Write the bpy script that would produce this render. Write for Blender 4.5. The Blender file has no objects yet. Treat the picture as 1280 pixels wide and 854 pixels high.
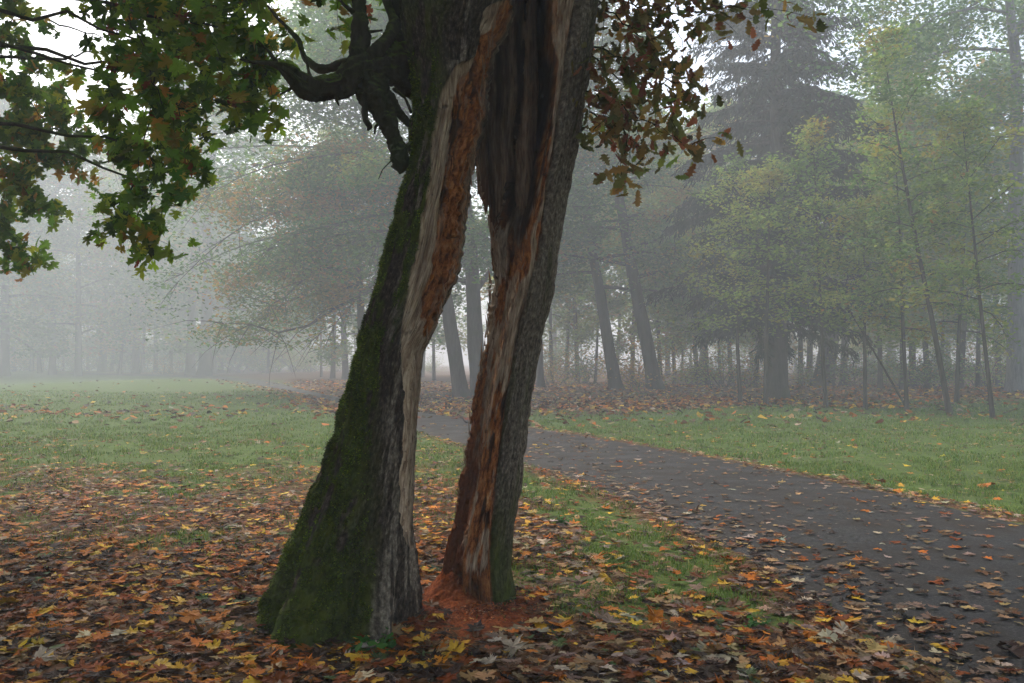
import bpy, math, random
import numpy as np
R = math.radians
random.seed(7); RS = np.random.RandomState(11)
C = bpy.context.scene
COL = C.collection

# ------------------------------------------------------------------ camera
F, PITCH, CAMZ = 1108.0, math.atan(25/1108.0), 1.5
cam = bpy.data.cameras.new('camera'); camo = bpy.data.objects.new('camera', cam); COL.objects.link(camo)
cam.sensor_width = 36; cam.lens = F/1280*36; cam.clip_start = .05; cam.clip_end = 2000
camo.location = (0, 0, CAMZ); camo.rotation_euler = (R(90)+PITCH, 0, 0)
C.camera = camo

# ------------------------------------------------------------------ sky, sun, exposure
SUN_EL, SUN_AZ = 48, -35          # degrees; azimuth from +Y towards +X
w = bpy.data.worlds.new('World'); C.world = w; w.use_nodes = True
nt = w.node_tree; nt.nodes.clear()
sky = nt.nodes.new('ShaderNodeTexSky'); sky.sky_type = 'NISHITA'; sky.sun_disc = False
sky.sun_elevation = R(SUN_EL); sky.sun_rotation = R(SUN_AZ); sky.dust_density = 4; sky.air_density = 1.0; sky.ozone_density = 1.5
hs = nt.nodes.new('ShaderNodeHueSaturation'); hs.inputs['Saturation'].default_value = .82
bg = nt.nodes.new('ShaderNodeBackground'); bg.inputs['Strength'].default_value = .15
wo = nt.nodes.new('ShaderNodeOutputWorld')
nt.links.new(sky.outputs[0], hs.inputs['Color']); nt.links.new(hs.outputs[0], bg.inputs[0]); nt.links.new(bg.outputs[0], wo.inputs[0])
sl = bpy.data.lights.new('sun', 'SUN'); sl.energy = 0.8; sl.angle = R(40); sl.color = (1, .97, .93)
so = bpy.data.objects.new('sun', sl); COL.objects.link(so)
so.rotation_euler = (R(90-SUN_EL), 0, -R(SUN_AZ)+math.pi)
C.view_settings.view_transform = 'Standard'; C.view_settings.look = 'None'; C.view_settings.gamma = 1
C.view_settings.exposure = 1.48
C.render.engine = 'CYCLES'
cy = C.cycles
cy.use_denoising = True; cy.denoiser = 'OPENIMAGEDENOISE'
cy.max_bounces = 6; cy.diffuse_bounces = 3; cy.glossy_bounces = 2; cy.transmission_bounces = 3; cy.volume_bounces = 2
cy.transparent_max_bounces = 4; cy.use_adaptive_sampling = True; cy.adaptive_threshold = .02
cy.caustics_reflective = False; cy.caustics_refractive = False

# ------------------------------------------------------------------ helpers
def U(px, py, D):
    """point on the sight line of a photo position, D metres north of the camera"""
    xc = (px-640)/F; yc = (427-py)/F
    dy = math.cos(PITCH)-yc*math.sin(PITCH); dz = math.sin(PITCH)+yc*math.cos(PITCH)
    t = D/dy
    return np.array([xc*t, D, CAMZ+dz*t])
def G(px, py):
    yc = (427-py)/F
    dy = math.cos(PITCH)-yc*math.sin(PITCH); dz = math.sin(PITCH)+yc*math.cos(PITCH)
    t = -CAMZ/dz
    return np.array([(px-640)/F*t, dy*t, 0.])
def tag(o, label=None, cat=None, group=None, kind=None):
    if label: o['label'] = label
    if cat: o['category'] = cat
    if group: o['group'] = group
    if kind: o['kind'] = kind
    return o
def mesh_obj(name, v, faces, mat=None, parent=None, smooth=False, cols=None, floats=None, uv=None, link=True):
    """faces: (n,k) int array or list of such arrays"""
    me = bpy.data.meshes.new(name)
    v = np.asarray(v, dtype=np.float32)
    if not isinstance(faces, (list, tuple)): faces = [faces]
    faces = [np.asarray(f, dtype=np.int32) for f in faces if len(f)]
    me.vertices.add(len(v)); me.vertices.foreach_set('co', v.ravel())
    lv = np.concatenate([f.ravel() for f in faces])
    tot = np.concatenate([np.full(len(f), f.shape[1], dtype=np.int32) for f in faces])
    st = np.concatenate([[0], np.cumsum(tot)[:-1]]).astype(np.int32)
    me.loops.add(len(lv)); me.loops.foreach_set('vertex_index', lv)
    me.polygons.add(len(tot)); me.polygons.foreach_set('loop_start', st)
    me.polygons.foreach_set('loop_total', tot)
    me.polygons.foreach_set('use_smooth', np.full(len(tot), smooth))
    if cols:
        for k, a in cols.items():
            ca = me.color_attributes.new(k, 'FLOAT_COLOR', 'POINT')
            d = np.ones((len(v), 4), dtype=np.float32); d[:, :a.shape[1]] = a
            ca.data.foreach_set('color', d.ravel())
    if floats:
        for k, a in floats.items():
            at = me.attributes.new(k, 'FLOAT', 'POINT'); at.data.foreach_set('value', np.asarray(a, dtype=np.float32))
    if uv is not None:
        u = me.uv_layers.new(name='UVMap'); u.data.foreach_set('uv', np.asarray(uv, dtype=np.float32)[lv].ravel())
    me.update(calc_edges=True)
    if mat: me.materials.append(mat)
    o = bpy.data.objects.new(name, me); COL.objects.link(o)
    if parent: o.parent = parent
    return o
def empty(name, loc):
    o = bpy.data.objects.new(name, None); o.location = tuple(float(c) for c in loc); o.empty_display_size = .3; COL.objects.link(o); return o
def sm(a, b, x): t = np.clip((x-a)/(b-a), 0, 1); return t*t*(3-2*t)

# vectorised value noise
def _h(ix, iy, iz, seed):
    n = (ix.astype(np.int64)*374761393 + iy.astype(np.int64)*668265263 + iz.astype(np.int64)*2147483647 + seed*974634777) & 0xffffffff
    n = ((n ^ (n >> 13))*1274126177) & 0xffffffff
    n = ((n ^ (n >> 16))*2246822519) & 0xffffffff
    return ((n ^ (n >> 15)) & 0xffffff)/float(0xffffff)*2-1
def vn(x, y, z=0, seed=0):
    x = np.asarray(x, dtype=np.float64); y = np.asarray(y, dtype=np.float64)+0*x; z = np.asarray(z, dtype=np.float64)+0*x; x = x+0*y
    ix, iy, iz = np.floor(x), np.floor(y), np.floor(z)
    fx, fy, fz = x-ix, y-iy, z-iz
    fx = fx*fx*fx*(fx*(fx*6-15)+10); fy = fy*fy*fy*(fy*(fy*6-15)+10); fz = fz*fz*fz*(fz*(fz*6-15)+10)
    r = 0
    for dx in (0, 1):
        for dy in (0, 1):
            for dz in (0, 1):
                wgt = (fx if dx else 1-fx)*(fy if dy else 1-fy)*(fz if dz else 1-fz)
                r = r+wgt*_h(ix+dx, iy+dy, iz+dz, seed)
    return r
def fbm(x, y, z=0, o=4, seed=0):
    r = 0; a = 1; t = 0
    for k in range(o):
        f = 2.03**k
        r = r+a*vn(np.asarray(x)*f+k*7.3, np.asarray(y)*f+k*3.1, np.asarray(z)*f, seed+k); t += a; a *= .5
    return r/t
def ridged(x, y, o=4, seed=0):
    r = 0; a = 1; t = 0
    for k in range(o):
        f = 2.07**k
        r = r+a*(1-2*np.abs(vn(np.asarray(x)*f+k*7.3, np.asarray(y)*f+k*3.1, 0, seed+k))); t += a; a *= .5
    return r/t

# ------------------------------------------------------------------ materials
def new_mat(name):
    m = bpy.data.materials.new(name); m.use_nodes = True
    n = m.node_tree; b = n.nodes['Principled BSDF']; b.inputs['Specular IOR Level'].default_value = .08
    return m, n, b
def N(n, t, **k):
    x = n.nodes.new(t)
    for a, b in k.items(): setattr(x, a, b)
    return x
def noise(n, vec, scale, detail=4, rough=.55):
    x = N(n, 'ShaderNodeTexNoise'); x.inputs['Scale'].default_value = scale; x.inputs['Detail'].default_value = detail; x.inputs['Roughness'].default_value = rough
    if vec is not None: n.links.new(vec, x.inputs['Vector'])
    return x.outputs['Fac']
def ramp(n, fac, stops):
    x = N(n, 'ShaderNodeValToRGB'); e = x.color_ramp.elements
    while len(e) < len(stops): e.new(.5)
    for i, (p, c) in enumerate(stops):
        e[i].position = p; e[i].color = (*c, 1) if len(c) == 3 else c
    n.links.new(fac, x.inputs[0]); return x.outputs[0]
def mix(n, fac, a, b, mode='MIX'):
    x = N(n, 'ShaderNodeMix', data_type='RGBA', blend_type=mode)
    for s, v in ((0, fac), (6, a), (7, b)):
        if hasattr(v, 'links'): n.links.new(v, x.inputs[s])
        elif s == 0: x.inputs[0].default_value = v
        else: x.inputs[s].default_value = (*v, 1)
    return x.outputs[2]
def maprange(n, v, a, b, c=0, d=1):
    x = N(n, 'ShaderNodeMapRange'); x.inputs[1].default_value = a; x.inputs[2].default_value = b; x.inputs[3].default_value = c; x.inputs[4].default_value = d
    n.links.new(v, x.inputs[0]); return x.outputs[0]
def stretch(n, out, s):
    x = N(n, 'ShaderNodeMapping'); x.inputs['Scale'].default_value = s; n.links.new(out, x.inputs[0]); return x.outputs[0]
def bump(n, b, h, strength, dist):
    x = N(n, 'ShaderNodeBump'); x.inputs['Strength'].default_value = strength; x.inputs['Distance'].default_value = dist
    n.links.new(h, x.inputs['Height']); n.links.new(x.outputs[0], b.inputs['Normal'])
def attr(n, name, out='Color'): return N(n, 'ShaderNodeAttribute', attribute_name=name).outputs[out]

def leaf_mat(name, transl=.35, rough=.6, gain=1.0, spec=.12):
    """leaf colour from the 'Col' attribute, light shines through"""
    m, n, b = new_mat(name)
    c = attr(n, 'Col'); b.inputs['Specular IOR Level'].default_value = spec
    if gain != 1: c = mix(n, 1.0, c, (gain, gain, gain), 'MULTIPLY')
    n.links.new(c, b.inputs['Base Color']); b.inputs['Roughness'].default_value = rough
    if transl:
        t = N(n, 'ShaderNodeBsdfTranslucent'); n.links.new(c, t.inputs[0])
        ms = N(n, 'ShaderNodeMixShader'); ms.inputs[0].default_value = transl
        n.links.new(b.outputs[0], ms.inputs[1]); n.links.new(t.outputs[0], ms.inputs[2])
        n.links.new(ms.outputs[0], n.nodes['Material Output'].inputs[0])
    return m
M_leaf = leaf_mat('tree_leaf', .55); M_litter = leaf_mat('litter_leaf', .1, .6, spec=.07); M_grass = leaf_mat('grass_blade', .25, .5); M_moss = leaf_mat('moss_tuft', .15, .9)
M_needle = leaf_mat('needles', .1, .7)

def bark_mat(name, c1, c2, mossy=.2):
    m, n, b = new_mat(name)
    g = N(n, 'ShaderNodeTexCoord').outputs['Object']
    s = stretch(n, g, (1, 1, .18))
    f1 = noise(n, s, 14, 6, .65); f2 = noise(n, g, 1.3, 4)
    c = ramp(n, f1, [(.3, c1), (.7, c2)])
    c = mix(n, maprange(n, f2, .62-mossy*.5, .72), c, (.035, .05, .018))
    n.links.new(c, b.inputs['Base Color']); b.inputs['Roughness'].default_value = .9
    bump(n, b, f1, .8, .05); return m
M_bark = bark_mat('bark', (.03, .026, .022), (.085, .075, .062))
M_birch = bark_mat('pale_bark', (.10, .10, .10), (.22, .22, .22), .0)
M_brbark = bark_mat('branch_bark', (.005, .004, .003), (.060, .048, .034), .35)
def _top_moss(m):
    n = m.node_tree; b = n.nodes['Principled BSDF']; old = b.inputs['Base Color'].links[0].from_socket
    g = N(n, 'ShaderNodeNewGeometry'); sx = N(n, 'ShaderNodeSeparateXYZ'); n.links.new(g.outputs['Normal'], sx.inputs[0])
    f = noise(n, N(n, 'ShaderNodeTexCoord').outputs['Object'], 9, 5)
    a = N(n, 'ShaderNodeMath', operation='MULTIPLY'); n.links.new(maprange(n, sx.outputs[2], .1, .8), a.inputs[0]); n.links.new(maprange(n, f, .4, .6), a.inputs[1])
    n.links.new(mix(n, a.outputs[0], old, (.075, .12, .012)), b.inputs['Base Color'])
_top_moss(M_brbark)

def hero_mat():
    m, n, b = new_mat('split_trunk_wood')
    uv = N(n, 'ShaderNodeUVMap', uv_map='UVMap').outputs[0]
    z1 = attr(n, 'zone'); sp = N(n, 'ShaderNodeSeparateColor'); n.links.new(z1, sp.inputs[0])
    z2 = attr(n, 'zone_b'); sp2 = N(n, 'ShaderNodeSeparateColor'); n.links.new(z2, sp2.inputs[0])
    wood, rot, moss = sp.outputs; lich, dark, red = sp2.outputs
    fibre = noise(n, stretch(n, uv, (80, 7, 1)), 1, 8, .68)
    fib2 = noise(n, stretch(n, uv, (20, 3.5, 1)), 1, 6, .65)
    blk = noise(n, stretch(n, uv, (30, 10, 1)), 1, 8, .75)
    fine = noise(n, stretch(n, uv, (60, 26, 1)), 1, 6, .7)
    bark = ramp(n, fine, [(.36, (.013, .009, .006)), (.52, (.055, .041, .029)), (.72, (.19, .150, .110))])
    pale = ramp(n, fine, [(.36, (.060, .046, .032)), (.52, (.20, .165, .12)), (.66, (.40, .345, .26))])
    bark = mix(n, lich, bark, pale)
    mossc = ramp(n, fine, [(.32, (.014, .020, .003)), (.68, (.075, .105, .011))])
    mlow = noise(n, stretch(n, uv, (9, 4, 1)), 1, 5, .6)
    mossc = mix(n, maprange(n, mlow, .45, .65, 0, .8), mossc, (.11, .13, .014))
    bark = mix(n, moss, bark, mossc)
    wd = ramp(n, fibre, [(.32, (.085, .050, .028)), (.45, (.36, .25, .16)), (.62, (.66, .52, .36))])
    wd = mix(n, maprange(n, fib2, .52, .64, 0, .6), wd, (.13, .066, .032))
    rt = ramp(n, blk, [(.32, (.030, .011, .006)), (.44, (.17, .052, .015)), (.53, (.42, .145, .036)), (.63, (.58, .27, .10)), (.76, (.66, .47, .29))])
    wd = mix(n, rot, wd, rt)
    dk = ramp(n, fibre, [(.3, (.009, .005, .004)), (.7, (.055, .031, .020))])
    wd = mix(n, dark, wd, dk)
    rd = ramp(n, fine, [(.3, (.10, .028, .010)), (.7, (.24, .075, .025))])
    wd = mix(n, red, wd, rd)
    c = mix(n, wood, bark, wd)
    n.links.new(c, b.inputs['Base Color']); b.inputs['Roughness'].default_value = .85
    h = mix(n, wood, fine, fibre); h = mix(n, rot, h, blk)
    bump(n, b, h, 1.0, .02); return m
M_hero = hero_mat()

# ------------------------------------------------------------------ path edges in metres
far_e = [(4.9, -8), (5.35, 0), (5.3, 5)] + [tuple(G(*p)[:2]) for p in ((1280, 652), (1100, 612), (1000, 592), (880, 570), (780, 553), (665, 535), (530, 517), (430, 499), (380, 488))] + [(-17.5, 66), (-30, 90), (-60, 120)]
near_e = [(1.9, -8), (2.15, 0), (2.1, 3)] + [tuple(G(*p)[:2]) for p in ((1150, 821), (1085, 768), (960, 712), (850, 662), (745, 607), (660, 579), (585, 558), (524, 542), (430, 507), (376, 491.5))] + [(-19.5, 63), (-33, 87), (-62, 116)]
fy = np.array([p[1] for p in far_e]); fx = np.array([p[0] for p in far_e])
ny = np.array([p[1] for p in near_e]); nx = np.array([p[0] for p in near_e])
yy = np.linspace(-8, 110, 2000)
def smooth_edge(y, x):
    e = np.interp(yy, y, x); k = 41
    for _ in range(2): e = np.convolve(np.pad(e, k, mode='reflect', reflect_type='odd'), np.ones(2*k+1)/(2*k+1), mode='same')[k:-k]
    return e
EF, EN = smooth_edge(fy, fx), smooth_edge(ny, nx)
def path_l(y): return np.interp(y, yy, EN)
def path_r(y): return np.interp(y, yy, EF)
def dpath(x, y):           # <0 inside the path, >0 metres outside
    return np.maximum(path_l(y)-x, x-path_r(y))
def ground_h(x, y):
    d = dpath(x, y)
    m = sm(.25, 1.6, d)
    near_tree = np.exp(-((x+.5)**2+(y-5.3)**2)/1.2)
    h = m*(.035*fbm(x*.7, y*.7, 0, 3, 5)+.05*vn(x*.12, y*.12, 0, 9)+.03)+.03*near_tree
    far = sm(30, 60, y)
    h = np.where(dpath(x, y) < 0, 0, h-.03*near_tree*1.5)
    return h + m*far*.25*vn(x*.05, y*.05, 0, 3) + .35*np.exp(-((x-22)**2/30+(y-36)**2/20))*m

# ------------------------------------------------------------------ ground
def axis(a, b, dn, c0, c1, growth=1.08):
    pts = list(np.arange(c0, c1, dn)); s = dn; p = c0
    while p > a: s *= growth; p -= s; pts.insert(0, p)
    s = dn; p = pts[-1]
    while p < b: s *= growth; p += s; pts.append(p)
    return np.array(pts)
ax = axis(-240, 240, .07, -6, 7); ay = axis(-40, 430, .07, 3, 15)
X, Y = np.meshgrid(ax, ay); Z = ground_h(X, Y)
nearm = sm(.1, .4, dpath(X, Y))*(1-sm(15, 25, Y))
Z = Z+nearm*.012*fbm(X*5, Y*5, 0, 3, 21)
def grid_faces(nr, nc):
    i = np.arange(nr-1)[:, None]*nc+np.arange(nc-1)[None, :]
    return np.stack([i, i+1, i+nc+1, i+nc], -1).reshape(-1, 4)
def litter_cover(x, y):
    """0..1 how much of the ground the fallen leaves hide"""
    pl, pr = path_l(y), path_r(y)
    n1 = fbm(x*.9, y*.6, 0, 4, 31); n2 = fbm(x*.25, y*.25, 0, 3, 37)
    left = x < pl
    cl = 1.0-.93*sm(4.0, 21, y+2.6*n1+3.2*n2)-.42*sm(.0, .4, fbm(x*1.8, y*1.1, 0, 4, 36))*sm(5.5, 8, y)
    verge = np.exp(-((x-(pl-.55))/.55)**2)*sm(3.5, 5, y)*(1-sm(9, 14, y))
    cl = cl-verge*(.05+.6*sm(-.15, .3, fbm(x*2.6, y*2.0, 0, 4, 35)))
    green = np.exp(-(((x-1.05)/.75)**2+((y-6.3)/1.1)**2))
    cl = cl-.2*green*sm(-.2, .3, n1)
    cl = cl-.55*(x > -.05)*sm(-.1, .25, fbm(x*1.7, y*1.3, 0, 4, 39))*sm(4.3, 5.5, y)
    cl = np.where(y < 13, np.maximum(cl, .30), cl)
    cl = np.where(y > 22, cl+.30*np.exp(-((x+13-(y-38)*.2)/9)**2)*np.exp(-((y-26)/3.5)**2)*(x < -7), cl)
    strip = np.exp(-((pl-x)/1.6)**2)*sm(22, 28, y); cl = cl+.8*strip
    cl = cl+.8*np.exp(-((pl-x)/.25)**2)*.5
    right = .10+.10*sm(0, .5, n1)+.75*sm(22, 29, y+x*-.35+3*n2)
    edge = .75*np.exp(-((x-pr)/(.22+.16*fbm(x*1.5, y*1.5, 0, 2, 47)))**2); right = right+edge
    p = .15+.08*fbm(x*1.5, y*1.5, 0, 3, 44)+.40*np.exp(-((x-pl)/.55)**2)*(1-sm(9, 16, y))+.12*sm(.1, .5, n1)+.3*np.exp(-((x-pr)/.25)**2)
    p = p*(1-.5*sm(12, 25, y))
    c = np.where(left, cl, np.where(x > pr, right, p))
    return np.clip(c, .02, 1)
LC = litter_cover(X, Y)
def ground_mat():
    m, n, b = new_mat('park_ground')
    g = N(n, 'ShaderNodeTexCoord').outputs['Object']
    lc = attr(n, 'litter', 'Fac')
    n1 = noise(n, g, 9, 6, .7); n2 = noise(n, g, 1.1, 4); n3 = noise(n, g, 34, 4, .7)
    gr = ramp(n, n1, [(.3, (.032, .055, .011)), (.55, (.080, .125, .024)), (.75, (.15, .19, .045))])
    gr = mix(n, maprange(n, n2, .45, .7, 0, .6), gr, (.075, .085, .035))
    lt = ramp(n, n3, [(.28, (.018, .011, .007)), (.45, (.075, .036, .017)), (.6, (.17, .085, .035)), (.75, (.28, .18, .10))])
    x = N(n, 'ShaderNodeMath', operation='ADD'); n.links.new(lc, x.inputs[0]); n.links.new(maprange(n, n3, .3, .7, -.28, .28), x.inputs[1])
    c = mix(n, maprange(n, x.outputs[0], .42, .58), gr, lt)
    n.links.new(c, b.inputs['Base Color']); b.inputs['Roughness'].default_value = .95
    bump(n, b, n1, .8, .04); return m
go = mesh_obj('ground', np.stack([X, Y, Z], -1).reshape(-1, 3), grid_faces(*X.shape), ground_mat(), smooth=True, floats={'litter': LC.ravel()})
tag(go, kind='structure')

def path_mat():
    m, n, b = new_mat('damp_asphalt')
    g = N(n, 'ShaderNodeTexCoord').outputs['Object']
    n1 = noise(n, g, 60, 4, .7); n2 = noise(n, g, 1.6, 5, .6); n3 = noise(n, g, 7, 5, .65)
    c = ramp(n, n1, [(.37, (.006, .006, .006)), (.54, (.020, .019, .017)), (.68, (.085, .080, .070))])
    c = mix(n, maprange(n, n2, .42, .68, 0, .75), c, (.030, .023, .016))
    c = mix(n, maprange(n, n3, .58, .72, 0, .5), c, (.016, .014, .013))
    n.links.new(c, b.inputs['Base Color'])
    n.links.new(maprange(n, n2, .35, .65, .55, .8), b.inputs['Roughness']); b.inputs['Specular IOR Level'].default_value = .12
    bump(n, b, n1, .5, .012); return m
py_ = yy[::1]
cols = 24; S = np.linspace(0, 1, cols)
PX = EN[:, None]*(1-S)+EF[:, None]*S
wob = (.16*fbm(yy*1.7, 0*yy, 0, 5, 71)+.05*fbm(yy*9, 0*yy, 0, 3, 73))*(1-sm(25, 45, yy)); PX[:, 0] += wob; PX[:, -1] += .14*fbm(yy*1.9, 5+0*yy, 0, 5, 72)
PY = np.repeat(yy[:, None], cols, 1)
crown = .025*4*S*(1-S); PZ = .006+.03*np.minimum(1, 6*np.minimum(S, 1-S))[None, :]+crown[None, :]+0*PX
PZ[:, 0] = -.01; PZ[:, -1] = -.01
def path_h(x, y):
    s = (x-path_l(y))/(path_r(y)-path_l(y)); return .006+.03*np.clip(6*np.minimum(s, 1-s), 0, 1)+.1*s*(1-s)
po = mesh_obj('path', np.stack([PX, PY, PZ], -1).reshape(-1, 3), grid_faces(*PX.shape), path_mat(), smooth=True); tag(po, kind='structure')

def surf_h(x, y):
    return np.where(dpath(x, y) < 0, np.maximum(path_h(x, y), 0), ground_h(x, y)+.004)

# ------------------------------------------------------------------ leaf shapes
def maple(detail=True):
    r = [(0, 0), (.13, -.075), (.25, -.05), (.40, -.07), (.33, .04), (.43, .10), (.30, .15), (.19, .17), (.33, .24), (.47, .24), (.45, .33), (.57, .42), (.43, .45), (.36, .50), (.24, .42), (.14, .40), (.20, .55), (.29, .62), (.19, .68), (.17, .79), (.09, .80), (0, .98)] if detail else \
        [(0, 0), (.2, -.06), (.41, -.05), (.20, .17), (.55, .38), (.30, .47), (.15, .41), (.26, .64), (0, .97)]
    l = [(-x, y) for x, y in r[1:-1]][::-1]
    return np.array(r+l)-np.array([0, .32])
def oak():
    r = [(0, 0), (.06, .10), (.14, .16), (.09, .24), (.21, .33), (.12, .42), (.27, .53), (.15, .62), (.28, .76), (.16, .82), (.13, .93), (0, 1.0)]
    l = [(-x, y) for x, y in r[1:-1]][::-1]
    return np.array(r+l)-np.array([0, .5])
def ovate():
    return np.array([(0, -.5), (.20, -.22), (.24, .05), (.12, .35), (0, .5), (-.12, .35), (-.24, .05), (-.20, -.22)])
def scatter_leaves(P, T, B, size, shape, curl=.25, stem=False, rs=RS, fan=True):
    """P centres, T (axis) B (side) unit vectors; returns verts, faces(tri), per-leaf vert count"""
    n = len(P); k = len(shape); Nn = np.cross(T, B)
    jit = 1+.18*rs.randn(n, k); s = size[:, None]
    lx = shape[None, :, 0]*s*jit*(.8+.4*rs.rand(n, 1)); ly = shape[None, :, 1]*s*(1+.10*rs.randn(n, k))
    c1 = curl*rs.randn(n, 1)*1.2; c2 = curl*(rs.randn(n, 1)+.5)*1.6; fold = curl*rs.randn(n, 1)
    z = (c1*ly**2+c2*lx**2)/s+fold*np.abs(lx)*.5+curl*.12*s*rs.randn(n, k)
    V = P[:, None, :]+lx[..., None]*B[:, None, :]+ly[..., None]*T[:, None, :]+z[..., None]*Nn[:, None, :]
    if fan:
        V = np.concatenate([P[:, None, :], V], 1); m = k+1
        j = np.arange(k); tri = np.stack([np.zeros(k, int), 1+j, 1+(j+1) % k], -1)
    else:
        m = k; j = np.arange(1, k-1); tri = np.stack([0*j, j, j+1], -1)
    fc = (np.arange(n)[:, None, None]*m+tri[None]).reshape(-1, 3)
    V = V.reshape(-1, 3)
    return V, fc, m
def rand_frames(n, tilt, rs=RS):
    """normals near +Z with the given spread; returns T, B"""
    a = rs.rand(n)*2*np.pi
    nz = np.stack([tilt*rs.randn(n), tilt*rs.randn(n), np.ones(n)], -1); nz /= np.linalg.norm(nz, axis=1)[:, None]
    t = np.stack([np.cos(a), np.sin(a), 0*a], -1); t -= (t*nz).sum(1)[:, None]*nz; t /= np.linalg.norm(t, axis=1)[:, None]
    return t, np.cross(nz, t)
def palette(n, pal, wts, var=.25, rs=RS):
    pal = np.array(pal); wts = np.array(wts, float); wts /= wts.sum()
    i = rs.choice(len(pal), n, p=wts)
    return np.clip(pal[i]*(1+var*rs.randn(n, 1))*(1+.08*rs.randn(n, 3)), .004, .8)

# ------------------------------------------------------------------ fallen leaves
PAL = dict(orange=(.55, .17, .012), rust=(.24, .060, .010), yellow=(.72, .42, .035), tan=(.42, .26, .11), greyp=(.24, .165, .11), dark=(.045, .024, .014), brown=(.14, .064, .022), green=(.08, .12, .03), pale=(.50, .40, .28))
KEYS = list(PAL)
W_LEFT = [25, 22, 12, 9, 3, 23, 14, 2, 3]; W_RIGHT = [11, 13, 9, 19, 17, 14, 17, 3, 5]; W_PATH = [3, 7, 2, 16, 34, 8, 18, 0, 6]; W_LAWN = [12, 6, 12, 28, 14, 5, 14, 2, 8]
def sample_leaves(y0, y1, dens, marg=1.5, rs=RS):
    x0, x1 = -y1*.60-marg, y1*.60+marg
    n = int((x1-x0)*(y1-y0)*dens)
    x = rs.uniform(x0, x1, n); y = rs.uniform(y0, y1, n)
    k = np.abs(x) < y*.60+marg; x, y = x[k], y[k]
    c = litter_cover(x, y); k = rs.rand(len(x)) < c**1.35; x, y, c = x[k], y[k], c[k]
    return x, y, c
def leaf_colours(x, y, rs=RS):
    pl, pr = path_l(y), path_r(y)
    res = np.zeros((len(x), 3)); cls = np.zeros(len(x), int)
    rt = x > -.1
    zone = np.where(x > pr, 3, np.where(x > pl, 2, np.where(rt, 1, 0)))
    for z, W in enumerate((W_LEFT, W_RIGHT, W_PATH, W_LAWN)):
        k = np.where(zone == z)[0]; ww = np.array(W, float)/sum(W)
        cls[k] = rs.choice(len(KEYS), len(k), p=ww)
    # further away on the left the litter turns paler and pinker
    k = np.where((zone == 0) & (rs.rand(len(x)) < sm(7, 11, y)*.35))[0]; cls[k] = rs.choice(len(KEYS), len(k), p=np.array(W_RIGHT, float)/sum(W_RIGHT))
    k = np.where((y > 19) & (RS.rand(len(x)) < .8))[0]; cls[k] = rs.choice(len(KEYS), len(k), p=np.array(W_LEFT, float)/sum(W_LEFT))
    pal = np.array([PAL[q] for q in KEYS])
    res = np.clip(.76*pal[cls]*(1+.22*rs.randn(len(x), 1))*(1+.07*rs.randn(len(x), 3)), .004, .7)
    return res, cls
def trunk_clear(x, y):
    return (((x+1.0)/.42)**2+((y-5.12)/.50)**2 > 1) & (((x+.17)/.17)**2+((y-5.72)/.2)**2 > 1)
VV, FF, CC = [], [], []; off = 0
def add_leafset(x, y, size, shape, tilt, curl, lift, var=.22, fan=True):
    global off
    n = len(x)
    col, cls = leaf_colours(x, y)
    T, B = rand_frames(n, tilt)
    P = np.stack([x, y, surf_h(x, y)+lift], -1)
    V, f, m = scatter_leaves(P, T, B, size, shape, curl, fan=fan)
    FF.append(f+off); VV.append(V); off += len(V)
    cc = np.repeat(col, m, 0)
    cc = cc*(1+.12*RS.randn(len(cc), 1)); CC.append(np.clip(cc, .003, .8))
MAP_D, MAP_S, OAK, OVA = maple(True), maple(False), oak(), ovate()
for y0, y1, dens, shp, sz, cv in ((3.0, 7.2, 400, 'd', .082, .17), (7.2, 12, 300, 's', .080, .16), (12, 20, 180, 's', .088, .18)):
    x, y, c = sample_leaves(y0, y1, dens)
    k = trunk_clear(x, y) & (RS.rand(len(x)) > .93*(1-sm(.55, 1.15, np.sqrt(((x+.20)/.46)**2+((y-5.12)/.50)**2))));  x, y, c = x[k], y[k], c[k]
    on = dpath(x, y) < 0
    lift = np.where(on, .012, .012+.035*RS.rand(len(x))*c)
    size = sz*(.55+.75*RS.rand(len(x)))
    size = np.where(RS.rand(len(x)) < .12, size*1.25, size)
    sub = RS.rand(len(x))
    for lo, hi, s in ((0, .78, MAP_D if shp == 'd' else MAP_S), (.78, .90, OAK), (.90, 1.01, OVA)):
        q = (sub >= lo) & (sub < hi)
        add_leafset(x[q], y[q], size[q]*(1 if lo == 0 else .75), s, np.where(on[q], .05, .14), cv, lift[q], fan=True)
for y0, y1, dens in ((3.5, 9, 75), (9, 18, 30)):     # crumbs and torn bits on the path
    x, y, c = sample_leaves(y0, y1, dens*4); k = dpath(x, y) < .05; x, y = x[k], y[k]
    add_leafset(x, y, .018+.035*RS.rand(len(x))**2, MAP_S, .15, .2, .006+0*x, fan=False)
for y0, y1, dens in ((20, 36, 40), (36, 62, 10)):
    x, y, c = sample_leaves(y0, y1, dens, 3)
    add_leafset(x, y, .15+.1*RS.rand(len(x)), OVA*np.array([1.7, 1]), .3, .3, .02+0*x, fan=False)
lit = mesh_obj('leaf_litter', np.concatenate(VV), np.concatenate(FF), M_litter, cols={'Col': np.concatenate(CC)})
tag(lit, 'thick carpet of fallen brown, orange and tan leaves on the park ground', 'leaf litter', kind='stuff')
print('litter faces', sum(len(f) for f in FF))

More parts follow.
